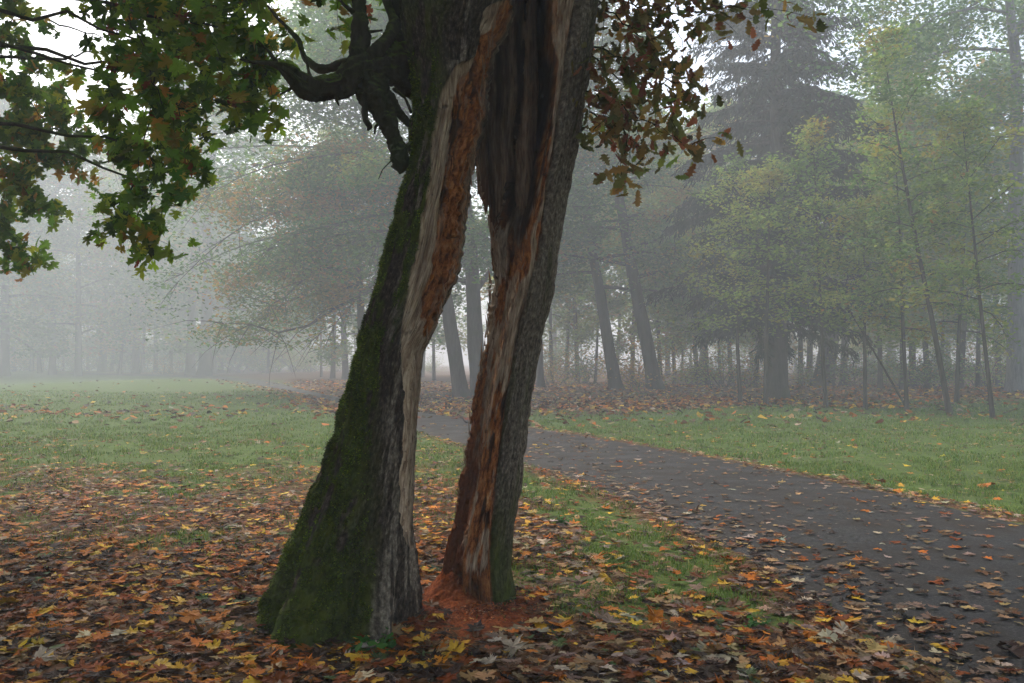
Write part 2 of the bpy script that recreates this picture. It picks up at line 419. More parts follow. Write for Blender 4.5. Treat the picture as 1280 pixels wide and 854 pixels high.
# the largest fallen leaves, each of its own
WORDS = dict(orange='bright orange', rust='rust red', yellow='clear yellow', tan='tan brown', greyp='greyish pink', dark='blackish brown', brown='mid brown', green='still green', pale='pale cream')
leaf_mesh = {}
lmats = {}
for kname in KEYS:
    m, n, b = new_mat('fallen_leaf_'+kname)
    g = N(n, 'ShaderNodeTexCoord').outputs['Object']; f = noise(n, g, 38, 4, .6)
    c = tuple(.74*v for v in PAL[kname]); n.links.new(ramp(n, f, [(.35, tuple(v*.62 for v in c)), (.65, tuple(min(1, v*1.25) for v in c))]), b.inputs['Base Color'])
    b.inputs['Roughness'].default_value = .5; b.inputs['Specular IOR Level'].default_value = .08; lmats[kname] = m
    for vi in range(7):
        rs = np.random.RandomState(100+vi*13+len(leaf_mesh))
        shp = MAP_D if vi < 6 else OAK
        V, f_, m_ = scatter_leaves(np.zeros((1, 3)), np.array([[0, 1., 0]]), np.array([[1., 0, 0]]), np.array([.094]), shp, .20, rs=rs)
        # stalk
        tb = np.array([[.002, -.32*.115, 0], [-.002, -.32*.115, 0], [0, -.32*.115-.06, .012]])
        V = np.concatenate([V, tb]); f_ = np.concatenate([f_, [[len(V)-3, len(V)-2, len(V)-1]]])
        o = mesh_obj('fallen_leaf', V, f_, m); leaf_mesh[(kname, vi)] = o; COL.objects.unlink(o)
rs = np.random.RandomState(5)
placed = 0
WHERE = ['the leaf carpet left of the mossy trunk', 'the leaf carpet right of the split trunk', 'the dark damp path', 'the open grass beyond the path']
def put_leaf(kname, x, y, sc, lift, label, group, tilt=.2, vi=None):
    src = leaf_mesh[(kname, rs.randint(7) if vi is None else vi)]
    o = src.copy(); COL.objects.link(o)
    o.location = (x, y, float(surf_h(np.array([x]), np.array([y]))[0])+lift)
    o.rotation_euler = (tilt*rs.randn(), tilt*rs.randn(), rs.rand()*6.28); o.scale = (sc, sc, sc)
    tag(o, label, 'leaf', group); return o
cand = []
while len(cand) < 275:
    y = 4.15+2.6*rs.rand()**1.3; x = rs.uniform(-.6, .6)*y
    if not trunk_clear(np.array([x]), np.array([y]))[0]: continue
    if ((x+.2)/.5)**2+((y-5.12)/.55)**2 < 1 and rs.rand() < .9: continue
    c = litter_cover(np.array([x]), np.array([y]))[0]
    if rs.rand() > c*1.2: continue
    z = 3 if x > path_r(y) else 2 if x > path_l(y) else 1 if x > -.2 else 0
    cand.append((x, y, z))
for x, y, z in cand:
    W = np.array((W_LEFT, W_RIGHT, W_PATH, W_LAWN)[z], float); W[0] *= 1.2; W[2] *= 1.3; W[5] *= .3; W /= W.sum()
    kname = KEYS[rs.choice(len(KEYS), p=W)]
    put_leaf(kname, x, y, .8+.45*rs.rand(), .035 if z != 2 else .014, '%s fallen leaf lying on %s' % (WORDS[kname], WHERE[z]), '%s leaves on %s' % (WORDS[kname], WHERE[z]), .22 if z != 2 else .08)
for (px, py, kname, sc, lab) in ((1233, 612, 'orange', 2.0, 'large orange clump-like leaf alone on the grass at the right edge'), (1100, 606, 'orange', 1.6, 'orange leaf standing up on the grass verge just beyond the path'),
        (1128, 778, 'pale', 1.4, 'palest cream leaf, ragged, at the near rim of the path'), (820, 787, 'orange', 1.25, 'glowing yellow orange leaf in the litter right of the wood dust'),
        (545, 785, 'yellow', 1.1, 'yellow leaf lying on the red wood dust between the two legs'), (600, 752, 'orange', 1.0, 'red orange leaf on the wood dust at the foot of the right leg'),
        (450, 838, 'yellow', 1.3, 'bright yellow leaf beside the small green weed'), (395, 795, 'orange', 1.25, 'orange leaf propped up against the foot of the mossy leg'),
        (8, 765, 'yellow', 1.5, 'large golden leaf at the left edge of the picture'), (175, 822, 'orange', 1.5, 'largest orange leaf in the carpet at lower left'),
        (50, 838, 'pale', 1.3, 'pale long leaf at the bottom left corner'), (300, 760, 'yellow', 1.1, 'yellow leaf at the left root of the mossy leg'),
        (640, 832, 'pale', 1.2, 'buff pink leaf below the wood dust'), (965, 842, 'orange', 1.1, 'tawny orange leaf near the bottom, where grass and litter mix')):
    p = G(px, py); put_leaf(kname, p[0], p[1], sc, .05, lab, None, .3, vi=rs.randint(6))
# distinct leaf piles beyond the path
# ------------------------------------------------------------------ grass
def grass(y0, y1, dens, h, wdt, marg=1.0):
    x0, x1 = -y1*.6-marg, y1*.6+marg
    n = int((x1-x0)*(y1-y0)*dens); x = RS.uniform(x0, x1, n); y = RS.uniform(y0, y1, n)
    k = (np.abs(x) < y*.6+marg) & (dpath(x, y) > .03-.06*RS.rand(n)) & trunk_clear(x, y); x, y = x[k], y[k]
    c = litter_cover(x, y); clump = sm(-.3, .35, fbm(x*2.5, y*2.5, 0, 3, 77))
    k = RS.rand(len(x)) < np.clip((1-c)*1.25+.02, 0, 1)*(.15+.85*clump); x, y = x[k], y[k]; clump = clump[k]
    n = len(x); a = RS.rand(n)*6.283; hh = h*(.5+.9*RS.rand(n))*(.6+.6*clump)
    b = np.stack([x, y, surf_h(x, y)-.005], -1); sd = np.stack([np.cos(a), np.sin(a), 0*a], -1)*wdt*(.7+.6*RS.rand(n))[:, None]
    ln = np.stack([RS.randn(n), RS.randn(n), 0*a], -1)*.5
    mid = b+np.stack([0*a, 0*a, hh*.6], -1)+ln*hh[:, None]*.35
    top = b+np.stack([0*a, 0*a, hh*.9], -1)+ln*hh[:, None]*1.3
    V = np.stack([b-sd, b+sd, mid+sd*.8, mid-sd*.8, top], 1).reshape(-1, 3)
    i = np.arange(n)[:, None]*5
    q = i+np.array([[0, 1, 2, 3]]); t = i+np.array([[3, 2, 4]])
    col = palette(n, [(.075, .15, .016), (.125, .21, .024), (.20, .26, .04), (.29, .26, .07)], [35, 40, 18, 7], .2)
    return V, q, t, np.repeat(col, 5, 0)
GV, GQ, GT, GC = [], [], [], []; o_ = 0
for args in ((3.0, 7.5, 2600, .05, .0022), (7.5, 13, 1300, .05, .0032), (13, 22, 420, .055, .006), (22, 42, 75, .06, .014)):
    V, q, t, c = grass(*args); GV.append(V); GQ.append(q+o_); GT.append(t+o_); GC.append(c); o_ += len(V)
gob = mesh_obj('grass', np.concatenate(GV), [np.concatenate(GQ), np.concatenate(GT)], M_grass, cols={'Col': np.concatenate(GC)})
tag(gob, 'short damp green lawn grass showing between the fallen leaves', 'grass', kind='stuff')
print('grass verts', o_)

# ------------------------------------------------------------------ tubes
def tube(pts, rad, sides=8, seed=0, rough=.0, cap=True):
    pts = np.asarray(pts, float); rad = np.asarray(rad, float); n = len(pts)
    t = np.gradient(pts, axis=0); t /= np.linalg.norm(t, axis=1)[:, None]+1e-9
    up = np.array([0, 0, 1.]) if abs(t[0, 2]) < .9 else np.array([0, 1., 0])
    a = np.cross(t, up); a /= np.linalg.norm(a, axis=1)[:, None]+1e-9; b = np.cross(t, a)
    th = np.linspace(0, 2*np.pi, sides, endpoint=False)
    rr = rad[:, None]*np.ones(sides)
    if rough:
        L = np.concatenate([[0], np.cumsum(np.linalg.norm(np.diff(pts, axis=0), axis=1))])
        rr = rr*(1+rough*.35*ridged(th[None, :]*2.2+.6*fbm(L[:, None]*6, 0*L[:, None], 0, 2, seed), L[:, None]*14, 4, seed+5)+rough*fbm(np.cos(th)[None, :]*1.8+seed*5, np.sin(th)[None, :]*1.8+0*L[:, None], L[:, None]*5, 3, seed)+rough*.6*ridged(th[None, :]*3+0*L[:, None], L[:, None]*2.5, 2, seed))
    V = pts[:, None, :]+rr[..., None]*(np.cos(th)[None, :, None]*a[:, None, :]+np.sin(th)[None, :, None]*b[:, None, :])
    i = np.arange(n-1)[:, None]*sides; j = np.arange(sides)[None, :]
    q = np.stack([i+j, i+(j+1) % sides, i+sides+(j+1) % sides, i+sides+j], -1).reshape(-1, 4)
    return V.reshape(-1, 3), q
class Acc:
    def __init__(s): s.v, s.f, s.c, s.n = [], [], [], 0
    def add(s, v, f, c=None):
        s.v.append(v); s.f.append(f+s.n); s.n += len(v)
        if c is not None: s.c.append(c)
    def build(s, name, mat, parent=None, smooth=True, loc=None):
        V = np.concatenate(s.v)
        if loc is not None: V = V-np.asarray(loc)
        ks = sorted(set(f.shape[1] for f in s.f))
        fs = [np.concatenate([f for f in s.f if f.shape[1] == k]) for k in ks]
        return mesh_obj(name, V, fs, mat, parent, smooth, cols={'Col': np.concatenate(s.c)} if s.c else None)
def curve(p0, d0, L, n, droop=0, wander=.1, rs=RS):
    """a wandering branch axis"""
    pts = [np.array(p0, float)]; d = np.array(d0, float); d /= np.linalg.norm(d)
    for i in range(n-1):
        d = d+wander*rs.randn(3); d[2] -= droop/n; d /= np.linalg.norm(d)
        pts.append(pts[-1]+d*L/(n-1))
    return np.array(pts)

# ------------------------------------------------------------------ the hollow split tree
hero = empty('split_tree', (-.5, 5.3, 0))
tag(hero, 'old tree split into a mossy dark leg and a torn orange-brown leg, hollow between', 'tree')
HL = np.array([-.5, 5.3, 0])
def rowz(y, D): return float(U(640, y, D)[2])
def prof(keys, D, zs, k=0):
    ks = sorted([(rowz(r, D), v) for r, v in keys]); z = [a for a, b in ks]; v = [b for a, b in ks]
    out = np.interp(zs, z, v)
    if k: out = np.convolve(np.pad(out, k, mode='edge'), np.ones(2*k+1)/(2*k+1), mode='same')[k:-k]
    return out
def ring_mesh(x, y, z, uvu, uvv, zone, zoneb, name, closed_top=True):
    nz_, na_ = x.shape
    V = np.stack([x, y, z], -1).reshape(-1, 3)-HL
    i = np.arange(nz_-1)[:, None]*na_; j = np.arange(na_)[None, :]
    q = np.stack([i+j, i+(j+1) % na_, i+na_+(j+1) % na_, i+na_+j], -1).reshape(-1, 4)
    caps = []
    return mesh_obj(name, V, [q], M_hero, hero, True, cols={'zone': zone.reshape(-1, 3), 'zone_b': zoneb.reshape(-1, 3)}, uv=np.stack([uvu.ravel(), uvv.ravel()], -1))

# ---- left leg, mossy
DL = 5.12
def left_leg():
    na, nz = 620, 1050
    z = np.linspace(-.12, 4.75, nz)
    xl = prof([(-400, 470), (-150, 482), (0, 492), (50, 503), (100, 512), (130, 514), (200, 511), (235, 501), (300, 485), (352, 470), (397, 456), (488, 433), (547, 417), (605, 397), (650, 378), (702, 356), (741, 342), (770, 333), (800, 330), (860, 330)], DL, z, 8)
    xr = prof([(-400, 665), (-150, 655), (0, 640), (20, 632), (51, 617), (86, 610), (117, 606), (156, 601), (196, 589), (235, 586), (266, 580), (290, 578), (334, 571), (358, 563), (397, 549), (423, 536), (440, 528), (488, 525), (547, 521), (624, 517), (663, 514), (715, 516), (754, 518), (793, 521), (860, 530)], DL, z, 4)
    xb = prof([(-150, 640), (0, 634), (14, 612), (22, 603), (60, 601), (80, 592), (95, 572), (117, 556), (135, 550), (200, 540), (235, 536), (300, 528), (334, 520), (358, 514), (397, 509), (430, 506), (488, 507), (547, 505), (624, 504), (670, 508), (715, 522), (860, 600)], DL, z, 6)   # bark stops here
    xo = prof([(-150, 650), (0, 632), (30, 618), (51, 606), (78, 598), (105, 580), (130, 572), (156, 567), (200, 565), (266, 556), (334, 545), (358, 538), (397, 534), (423, 537), (440, 560), (860, 600)], DL, z, 6)     # orange rot starts here
    xl, xr, xb, xo = [((v-640)/F*DL)[:, None] for v in (xl, xr, xb, xo)]
    Z = np.repeat(z[:, None], na, 1)
    jag = .012*fbm(z*9, 0*z, 0, 4, 3)+.008*vn(z*40, 0*z, 0, 4)
    jr = (1.5*jag*sm(1.5, 1.9, z))[:, None]; jl = (.016*fbm(z*9, 0*z, 0, 5, 6)*sm(.1, .4, z))[:, None]
    cx, rx = (xl+xr)/2, (xr-xl)/2
    cyc = np.interp(z, [0, .6, 1.6, 3, 4.7], [5.16, 5.16, 5.2, 5.26, 5.3])[:, None]
    ry = np.interp(z, [-.1, 0, .3, .8, 1.5, 3, 4.7], [.60, .54, .40, .30, .26, .30, .36])[:, None]
    a = np.linspace(0, 2*np.pi, na, endpoint=False)[None, :]
    ca, sa = np.cos(a), np.sin(a)
    ex = .86
    ux = np.sign(ca)*np.abs(ca)**ex; uy = np.sign(sa)*np.abs(sa)**ex
    # root buttresses
    fl = (1-sm(.0, 1.0, Z))**1.4
    lobe = .17*np.cos(6*a+.9+.4*np.sin(3*Z))+.09*np.cos(11*a+2)
    k = 1+fl*lobe*(1-np.abs(ca)**6)
    x = cx+rx*ux*k; y = cyc-ry*uy*k
    x = x+jr*sm(.80, .99, ca)+jl*sm(-.80, -.99, ca)
    R_ = .33
    u = a*R_ ; u2 = np.where(a > np.pi, (2*np.pi-a)*R_, a*R_)   # mirrored so the noise has no seam
    front = sm(-.35, .1, sa)
    nb = .012*fbm(Z*7, u*9, 0, 4, 41)
    wood = sm(-.006, .006, x-xb+nb*1.6)*front*sm(.25, .5, Z+.3*fbm(u*20, Z*3, 0, 3, 45))
    rot = sm(-.01, .012, x-xo+2.2*nb+.012*fbm(u*60, Z*4, 0, 3, 44))*wood
    pitch_pale = sm(.15, .4, fbm(u*30, Z*2.2, 0, 4, 43))
    # moss grows on the left flank and low down; it leaves the right rim bare
    rim = sm(.05, -.02, x-(xr-.10-.10*fl))          # 1 away from the right rim
    s = (x-xl)/(xr-xl)
    moss = sm(.62, .40, s-.12*fbm(u*8, Z*2.4, 0, 4, 51)-.25*fl)
    moss = np.maximum(moss, (1-sm(.25, 1.1, Z+.4*fbm(u*6, Z*2, 0, 3, 52)))*rim*.9)*(1-wood)
    moss = moss*sm(-.28, .05, fbm(u*13, Z*4.5, 0, 5, 55)+.12)
    top_dark = sm(2.6, 3.3, Z)
    moss = moss*(1-.55*top_dark)
    lich = sm(.05, .35, fbm(u*26, Z*3.2, 0, 5, 61)+.9*(s-.72))*(1-.85*top_dark*(s < .45))*(1-moss*.85)*(1-wood)
    lich = np.clip(lich*sm(.42, .62, s)+.9*np.exp(-((x-(xb-.045))/.035)**2)*sm(-.15, .25, fbm(u*30, Z*5, 0, 4, 66))*front*(Z < 3.2), 0, 1)
    # relief
    wx = u+.012*fbm(u*4, Z*1.2, 0, 2, 1)
    bark = .017*ridged(wx*24, Z*3.4, 5, 11)+.009*fbm(wx*70, Z*16, 0, 4, 12)
    big = .030*fbm(wx*5.5, Z*.9, 0, 3, 13)
    mossd = .010*fbm(u*45, Z*45, 0, 4, 14)+.006
    fib = .012*fbm(wx*60, Z*4.0, 0, 5, 15)+.020*fbm(wx*18, Z*2.2, 0, 4, 16)
    blk = .022*ridged(wx*26+.8*fbm(u*8, Z*3, 0, 3, 19), Z*3.0, 4, 17)+.012*fbm(wx*60, Z*14, 0, 4, 18)
    pocket = sm(.28, .42, fbm(u*26, Z*4.5, 0, 4, 26)+.12)*rot
    steps = .012*np.floor(3*fbm(wx*20, Z*3.2, 0, 4, 27))
    chk = sm(.80, .93, ridged(wx*5+.4*fbm(u*20, Z*6, 0, 2, 29), Z*7, 2, 28))*sm(.0, .3, fbm(u*5, Z*1.5, 0, 3, 30)+.15); fib = fib-.012*chk; blk = blk-.016*chk; pocket = np.maximum(pocket, .6*chk)
    fib = fib+steps; blk = blk*1.25+steps-.035*pocket
    mossd = mossd+.018*fbm(u*14, Z*12, 0, 3, 24)
    d = (1-wood)*(bark*(1-.3*moss)+moss*mossd+big*1.3)+wood*(-.026+fib*(1-rot)+rot*(blk-.022))
    keep = 1-.3*np.abs(ca)**8
    d = d*keep
    nxn, nyn = ca/np.maximum(rx, .05)*.3, sa/ry*.3
    nl = np.sqrt(nxn**2+nyn**2)
    x = x+d*nxn/nl; y = y-d*nyn/nl
    # the torn face is nearly flat
    flat = wood*.05*np.sin(np.clip((x-xb)/(xr-xb+1e-4), 0, 1)*np.pi)
    y = y+flat
    zone = np.stack([wood, rot*(1-.35*pitch_pale), moss], -1); zb = np.stack([lich, .85*pocket, 0*x], -1)
    ring_mesh(x, y, Z, u2+0*Z, Z, zone, zb, 'trunk_leg')['label'] = 'dark mossy left leg of the trunk, bare torn wood down its right rim'
    # moss tufts
    fr = np.where((moss.ravel() > .45) & ((sa+0*Z).ravel() > -.2) & (Z.ravel() > 0))[0]
    pw = np.clip(fbm(fr % na*.12, fr//na*.05, 0, 3, 57)+.25, .02, 1)**1.5; pick = RS.choice(fr, 60000, p=pw/pw.sum())
    P = np.stack([x.ravel()[pick], y.ravel()[pick], Z.ravel()[pick]], -1)-HL
    nn = np.stack([(nxn/nl+0*Z).ravel()[pick], -(nyn/nl+0*Z).ravel()[pick], .15*np.ones(len(pick))], -1)
    n = len(P); dirv = nn+.7*RS.randn(n, 3); dirv /= np.linalg.norm(dirv, axis=1)[:, None]
    sd = np.cross(dirv, RS.randn(n, 3)); sd /= np.linalg.norm(sd, axis=1)[:, None]
    h = (.006+.012*RS.rand(n))[:, None]; P = P+.004*RS.randn(n, 3)
    V = np.stack([P-sd*.0035, P+sd*.0035, P+dirv*h], 1).reshape(-1, 3)
    col = palette(n, [(.030, .052, .004), (.075, .12, .008), (.16, .21, .016)], [40, 40, 15], .25)*(1+1.1*np.clip(fbm(P[:, 0]*5, P[:, 1]*5, P[:, 2]*4, 3, 58)[:, None], -.6, .6))
    mo = mesh_obj('moss', V, np.arange(3*n).reshape(-1, 3), M_moss, hero, cols={'Col': np.repeat(col, 3, 0)}); mo['kind'] = 'stuff'
left_leg()

# ---- right leg, torn and orange
DR = 5.72
def right_leg():
    na, nz = 560, 1050
    z = np.linspace(-.12, 4.75, nz)
    xl = prof([(-400, 640), (-150, 650), (0, 655), (100, 650), (200, 640), (250, 628), (285, 618), (309, 614), (326, 617), (358, 616), (397, 610), (456, 600), (501, 592), (547, 584), (586, 578), (637, 569), (670, 562), (700, 556), (728, 552), (760, 550), (830, 545)], DR, z, 5)
    xr = prof([(-400, 765), (-150, 755), (0, 748), (59, 740), (98, 735), (156, 726), (203, 717), (250, 707), (305, 699), (365, 693), (423, 677), (488, 667), (534, 660), (579, 654), (611, 650), (663, 641), (702, 638), (730, 642), (754, 650), (780, 658), (830, 665)], DR, z, 6)
    xk = prof([(-400, 725), (0, 727), (78, 708), (156, 698), (235, 687), (312, 677), (358, 662), (430, 645), (495, 634), (592, 622), (690, 617), (740, 619), (830, 622)], DR, z, 8)   # bark starts
    xi = prof([(-400, 695), (0, 688), (78, 685), (102, 694), (156, 690), (211, 676), (250, 676), (297, 664), (345, 648), (400, 634), (450, 622), (547, 606), (600, 596), (660, 586), (830, 580)], DR, z, 10)   # crest of the torn rim
    xl, xr, xk, xi = [((v-640)/F*DR)[:, None] for v in (xl, xr, xk, xi)]
    Z = np.repeat(z[:, None], na, 1)
    jl = ((.020*fbm(z*8, 0*z, 0, 5, 103)+.006*vn(z*45, 0*z, 0, 104))*sm(.3, .8, z))[:, None]
    jr = (.018*fbm(z*7, 0*z, 0, 5, 105)*sm(.3, .8, z))[:, None]
    cx, rx = (xl+xr)/2, (xr-xl)/2
    cyc = np.interp(z, [0, 1.5, 3, 4.7], [5.60, 5.70, 5.66, 5.55])[:, None]
    ry = np.interp(z, [-.1, 0, .3, .8, 1.5, 2.4, 3, 4.7], [.36, .31, .22, .17, .18, .26, .32, .42])[:, None]
    a = np.linspace(0, 2*np.pi, na, endpoint=False)[None, :]; ca, sa = np.cos(a), np.sin(a)
    x = cx+rx*np.sign(ca)*np.abs(ca)**.9; y = cyc-ry*np.sign(sa)*np.abs(sa)**.85
    x = x+jr*sm(.80, .99, ca)+jl*sm(-.80, -.99, ca)
    u = a*.25; u2 = np.where(a > np.pi, (2*np.pi-a)*.25, a*.25)
    front = sm(-.3, .05, sa); nb = fbm(Z*6, u*12, 0, 4, 141)
    wood = sm(.005, -.005, x-xk+.012*nb)*np.maximum(front, sm(.2, -.2, ca)*sm(-.9, -.5, sa))
    # scoop: hollow side between left silhouette and crest
    t = np.clip((x-xl)/(xi-xl+1e-4), 0, 1)
    depth = np.interp(z, [0, .4, 1.2, 2.0, 2.5, 3, 4.7], [.06, .09, .10, .12, .26, .40, .5])[:, None]
    scoop = front*(x < xi)*np.sin(np.pi*(.08+.92*t))**.8*depth
    y = np.minimum(y+np.nan_to_num(scoop), cyc+ry*.82*np.sqrt(np.clip(1-((x-cx)/rx)**2, 0, 1))+0*Z) if True else y
    crack = np.exp(-((x-xk+.010*nb)/.012)**2)*front
    # zones on the wood
    rel = (x-xi)
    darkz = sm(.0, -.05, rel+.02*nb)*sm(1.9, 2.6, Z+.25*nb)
    redz = sm(-.005, -.03, rel+.01*nb)*sm(1.25, .7, Z+.15*nb)
    rot = sm(.05, .25, fbm(u*18, Z*3.2, 0, 5, 150)+.25*sm(1.6, .6, Z)+.1)*(1-sm(2.9, 3.5, Z)*.5)
    rot = np.maximum(rot, .75*np.exp(-((rel+.012)/.02)**2)*sm(.2, -.1, nb))
    wx = u+.010*fbm(u*4, Z*1.2, 0, 2, 101)
    bark = .008*ridged(wx*34, Z*3.2, 4, 111)+.004*fbm(wx*90, Z*16, 0, 3, 112)+.014*fbm(wx*9, Z*1.1, 0, 3, 113)
    fib = .012*fbm(wx*60, Z*4.0, 0, 5, 115)+.019*fbm(wx*20, Z*2.2, 0, 4, 116)+.010*fbm(wx*12, Z*5, 0, 3, 119)
    blk = .016*ridged(wx*28+.8*fbm(u*8, Z*3, 0, 3, 121), Z*2.8, 4, 117)+.008*fbm(wx*70, Z*18, 0, 3, 118)
    pocket = sm(.26, .42, fbm(u*24, Z*4, 0, 4, 126)+.1)*rot; steps = .012*np.floor(3*fbm(wx*20, Z*3.2, 0, 4, 127)); chk = sm(.80, .93, ridged(wx*5+.4*fbm(u*20, Z*6, 0, 2, 129), Z*7, 2, 128))*sm(.0, .3, fbm(u*5, Z*1.5, 0, 3, 130)+.15); fib = fib-.012*chk+steps; blk = blk-.03*pocket-.016*chk; pocket = np.maximum(pocket, .7*chk)
    d = (1-wood)*bark*1.4+wood*(-.012+fib*(1-.4*rot)+rot*(blk-.008))-.05*crack*(.6+.6*fbm(Z*3, 0*u, 0, 3, 120))
    d = d*(1-.55*np.abs(ca)**8)
    nxn, nyn = ca/rx*.3, sa/ry*.3; nl = np.sqrt(nxn**2+nyn**2)
    x = x+d*nxn/nl; y = y-d*nyn/nl
    # dark rot cavity at the foot
    cav = np.exp(-(((x+.23)/.055)**2+((Z-.10)/.09)**2))*front; y = y+.12*cav
    s = (x-xl)/(xr-xl)
    moss = (1-wood)*sm(.8, .1, Z+.35*fbm(u*14, Z*3, 0, 3, 130))*.9
    moss = np.maximum(moss, (1-wood)*.3*sm(.1, .4, fbm(u*20, Z*3, 0, 4, 131)))
    lich = (1-wood)*(.80+.5*fbm(u*30, Z*3, 0, 4, 132))*(1-moss)
    zone = np.stack([wood, np.clip(rot, 0, 1), moss], -1)
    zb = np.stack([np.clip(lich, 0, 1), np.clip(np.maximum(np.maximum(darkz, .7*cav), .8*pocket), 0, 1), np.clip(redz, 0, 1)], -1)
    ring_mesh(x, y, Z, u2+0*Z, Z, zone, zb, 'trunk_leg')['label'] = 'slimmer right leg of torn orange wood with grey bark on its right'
right_leg()

# ---- ragged heartwood slab hanging in the hollow
def slab():
    na, nz = 420, 420
    pa = np.linspace(0, 1, na, endpoint=False)
    x0, x1 = (556-640)/F*5.74, (672-640)/F*5.74
    # perimeter: front from x0 to x1, then back again
    ff = pa < .5; s = np.where(ff, pa*2, 2-pa*2)
    xs = x0+(x1-x0)*s
    zbk = [(556, 190), (590, 200), (595, 208), (597, 238), (601, 246), (604, 262), (608, 264), (610, 248), (611, 285), (615, 296), (619, 312), (624, 318), (630, 330), (640, 335), (672, 340)]
    pxs = xs/5.74*F+640
    zb = np.array([rowz(np.interp(p, [q[0] for q in zbk], [q[1] for q in zbk]), 5.74) for p in pxs])
    zb = zb+.02*vn(pxs*.35, 0*pxs, 0, 7)+.012*vn(pxs*1.1, 0*pxs, 0, 8)
    k = np.linspace(0, 1, nz)[:, None]
    Z = zb[None, :]*(1-k)+4.7*k
    th = .012+.05*np.minimum(1, (Z-zb[None, :])/.4)
    prof_ = np.sqrt(np.clip(1-(2*s-1)**8, 0, 1))[None, :]
    yc = 5.70+.09*np.sin(np.pi*s)[None, :]
    sg = np.where(ff, -1, 1)[None, :]
    y = yc+sg*th*prof_
    d = .016*fbm(xs[None, :]*50, Z*3.5, 0, 5, 215)+.024*fbm(xs[None, :]*15, Z*1.8, 0, 4, 216)+.008*fbm(xs[None, :]*25, Z*9, 0, 3, 217)
    y = y+sg*d*-1*prof_; x = xs[None, :]+.012*fbm(Z*3, 0*Z, 0, 3, 218)*1.0+0*Z
    one = np.ones_like(Z)
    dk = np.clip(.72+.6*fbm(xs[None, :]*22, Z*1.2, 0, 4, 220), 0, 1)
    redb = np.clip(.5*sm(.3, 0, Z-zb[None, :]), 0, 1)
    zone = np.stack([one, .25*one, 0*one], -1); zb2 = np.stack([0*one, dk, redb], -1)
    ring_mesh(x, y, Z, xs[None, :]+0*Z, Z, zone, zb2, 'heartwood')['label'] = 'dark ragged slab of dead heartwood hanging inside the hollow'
slab()
def splinters():
    rs = np.random.RandomState(66); A = Acc()
    def run(rows, pxs, D, n, up):
        for _ in range(n):
            y = rs.uniform(rows[0], rows[-1]); p = np.interp(y, rows, pxs)+rs.randn()*1.2
            L = rs.uniform(.03, .13); b = U(p, y, D+.05*rs.randn()); w_ = rs.uniform(.003, .008)
            t = b+np.array([.012*rs.randn(), .02*rs.randn()-.01, L*up])
            sd = np.array([w_, 0, 0]); dp = np.array([0, w_, 0])
            A.add(np.array([b-sd, b-dp, b+sd, t]), np.array([[0, 1, 3], [1, 2, 3], [2, 0, 3]]))
    run([30, 86, 150, 200, 266, 334, 397, 425], [620, 606, 601, 592, 583, 570, 548, 533], 5.18, 90, 1)
    run([200, 265], [596, 607], 5.70, 16, -1); run([268, 318], [611, 622], 5.70, 30, -1)
    run([110, 250, 334, 400, 501, 600], [694, 674, 652, 634, 612, 598], 5.50, 70, 1)
    run([310, 400, 501, 640], [615, 611, 593, 572], 5.66, 40, 1)
    V = np.concatenate(A.v)-HL; n = len(V)
    z1 = np.tile([1, .4, 0], (n, 1)); z2 = np.tile([0, .3, 0], (n, 1))
    o = mesh_obj('splinters', V, np.concatenate(A.f), M_hero, hero, False, cols={'zone': z1, 'zone_b': z2}, uv=np.stack([V[:, 0], V[:, 2]], -1)); o['kind'] = 'stuff'
splinters()

# ---- trunk above the frame and the limbs
A = Acc()
n = 40; zz = np.linspace(4.45, 9.5, n); pts = np.stack([-.08-.02*(zz-4.5)+.08*np.sin(zz), 5.5+.03*np.cos(zz*1.3), zz], -1)
V, q = tube(pts, np.interp(zz, [4.45, 5, 7, 9.5], [.62, .60, .42, .2]), 90, 3, .10); A.add(V, q)
A.build('upper_trunk', M_brbark, hero, loc=HL)
def limb(keys, sides=20, rough=.25, seed=1, n=160, mat=None, name='branch'):
    """keys: (px,py,D,radius_px)"""
    P = np.array([U(*k[:3]) for k in keys]); r = np.array([k[3]*k[2]/F*.88 for k in keys])
    t = np.concatenate([[0], np.cumsum(np.linalg.norm(np.diff(P, axis=0), axis=1))]); tt = np.linspace(0, t[-1], n)
    Q = np.stack([np.interp(tt, t, P[:, i]) for i in range(3)], -1); rr = np.interp(tt, t, r)
    for _ in range(max(3, n//12)): Q[1:-1] = (Q[:-2]+2*Q[1:-1]+Q[2:])/4; rr[1:-1] = (rr[:-2]+2*rr[1:-1]+rr[2:])/4
    Q[1:-1] += .25*rr[1:-1, None]*np.stack([vn(tt[1:-1]*9, 0*tt[1:-1], 0, seed+i) for i in range(3)], -1)
    V, q = tube(Q, rr, sides, seed, rough)
    cen = np.repeat(Q, sides, 0); dr = V-cen; ln = np.linalg.norm(dr, axis=1)[:, None]+1e-6
    k = np.minimum(1, ln/.05); dd = .5*fbm(V[:, 0]*9, V[:, 1]*9, V[:, 2]*9, 3, seed)+.22*(1-2*np.abs(fbm(V[:, 0]*38, V[:, 1]*38, V[:, 2]*38, 3, seed+2)))
    V = V+dr/ln*(dd[:, None]*.045*k); A = Acc(); A.add(V, q)
    return A.build(name, M_brbark, hero, loc=HL), Q, rr
limb([(570, 92, 5.5, 34), (528, 86, 5.36, 36), (500, 88, 5.22, 27), (478, 86, 5.12, 20), (462, 84, 5.05, 19), (438, 95, 4.98, 16), (412, 112, 4.93, 15), (396, 116, 4.9, 13), (378, 104, 4.85, 11), (364, 92, 4.8, 9), (352, 84, 4.75, 4.5), (335, 78, 4.7, 3), (318, 78, 4.65, 2), (300, 74, 4.6, 1)], 72, .30, 3, 260)
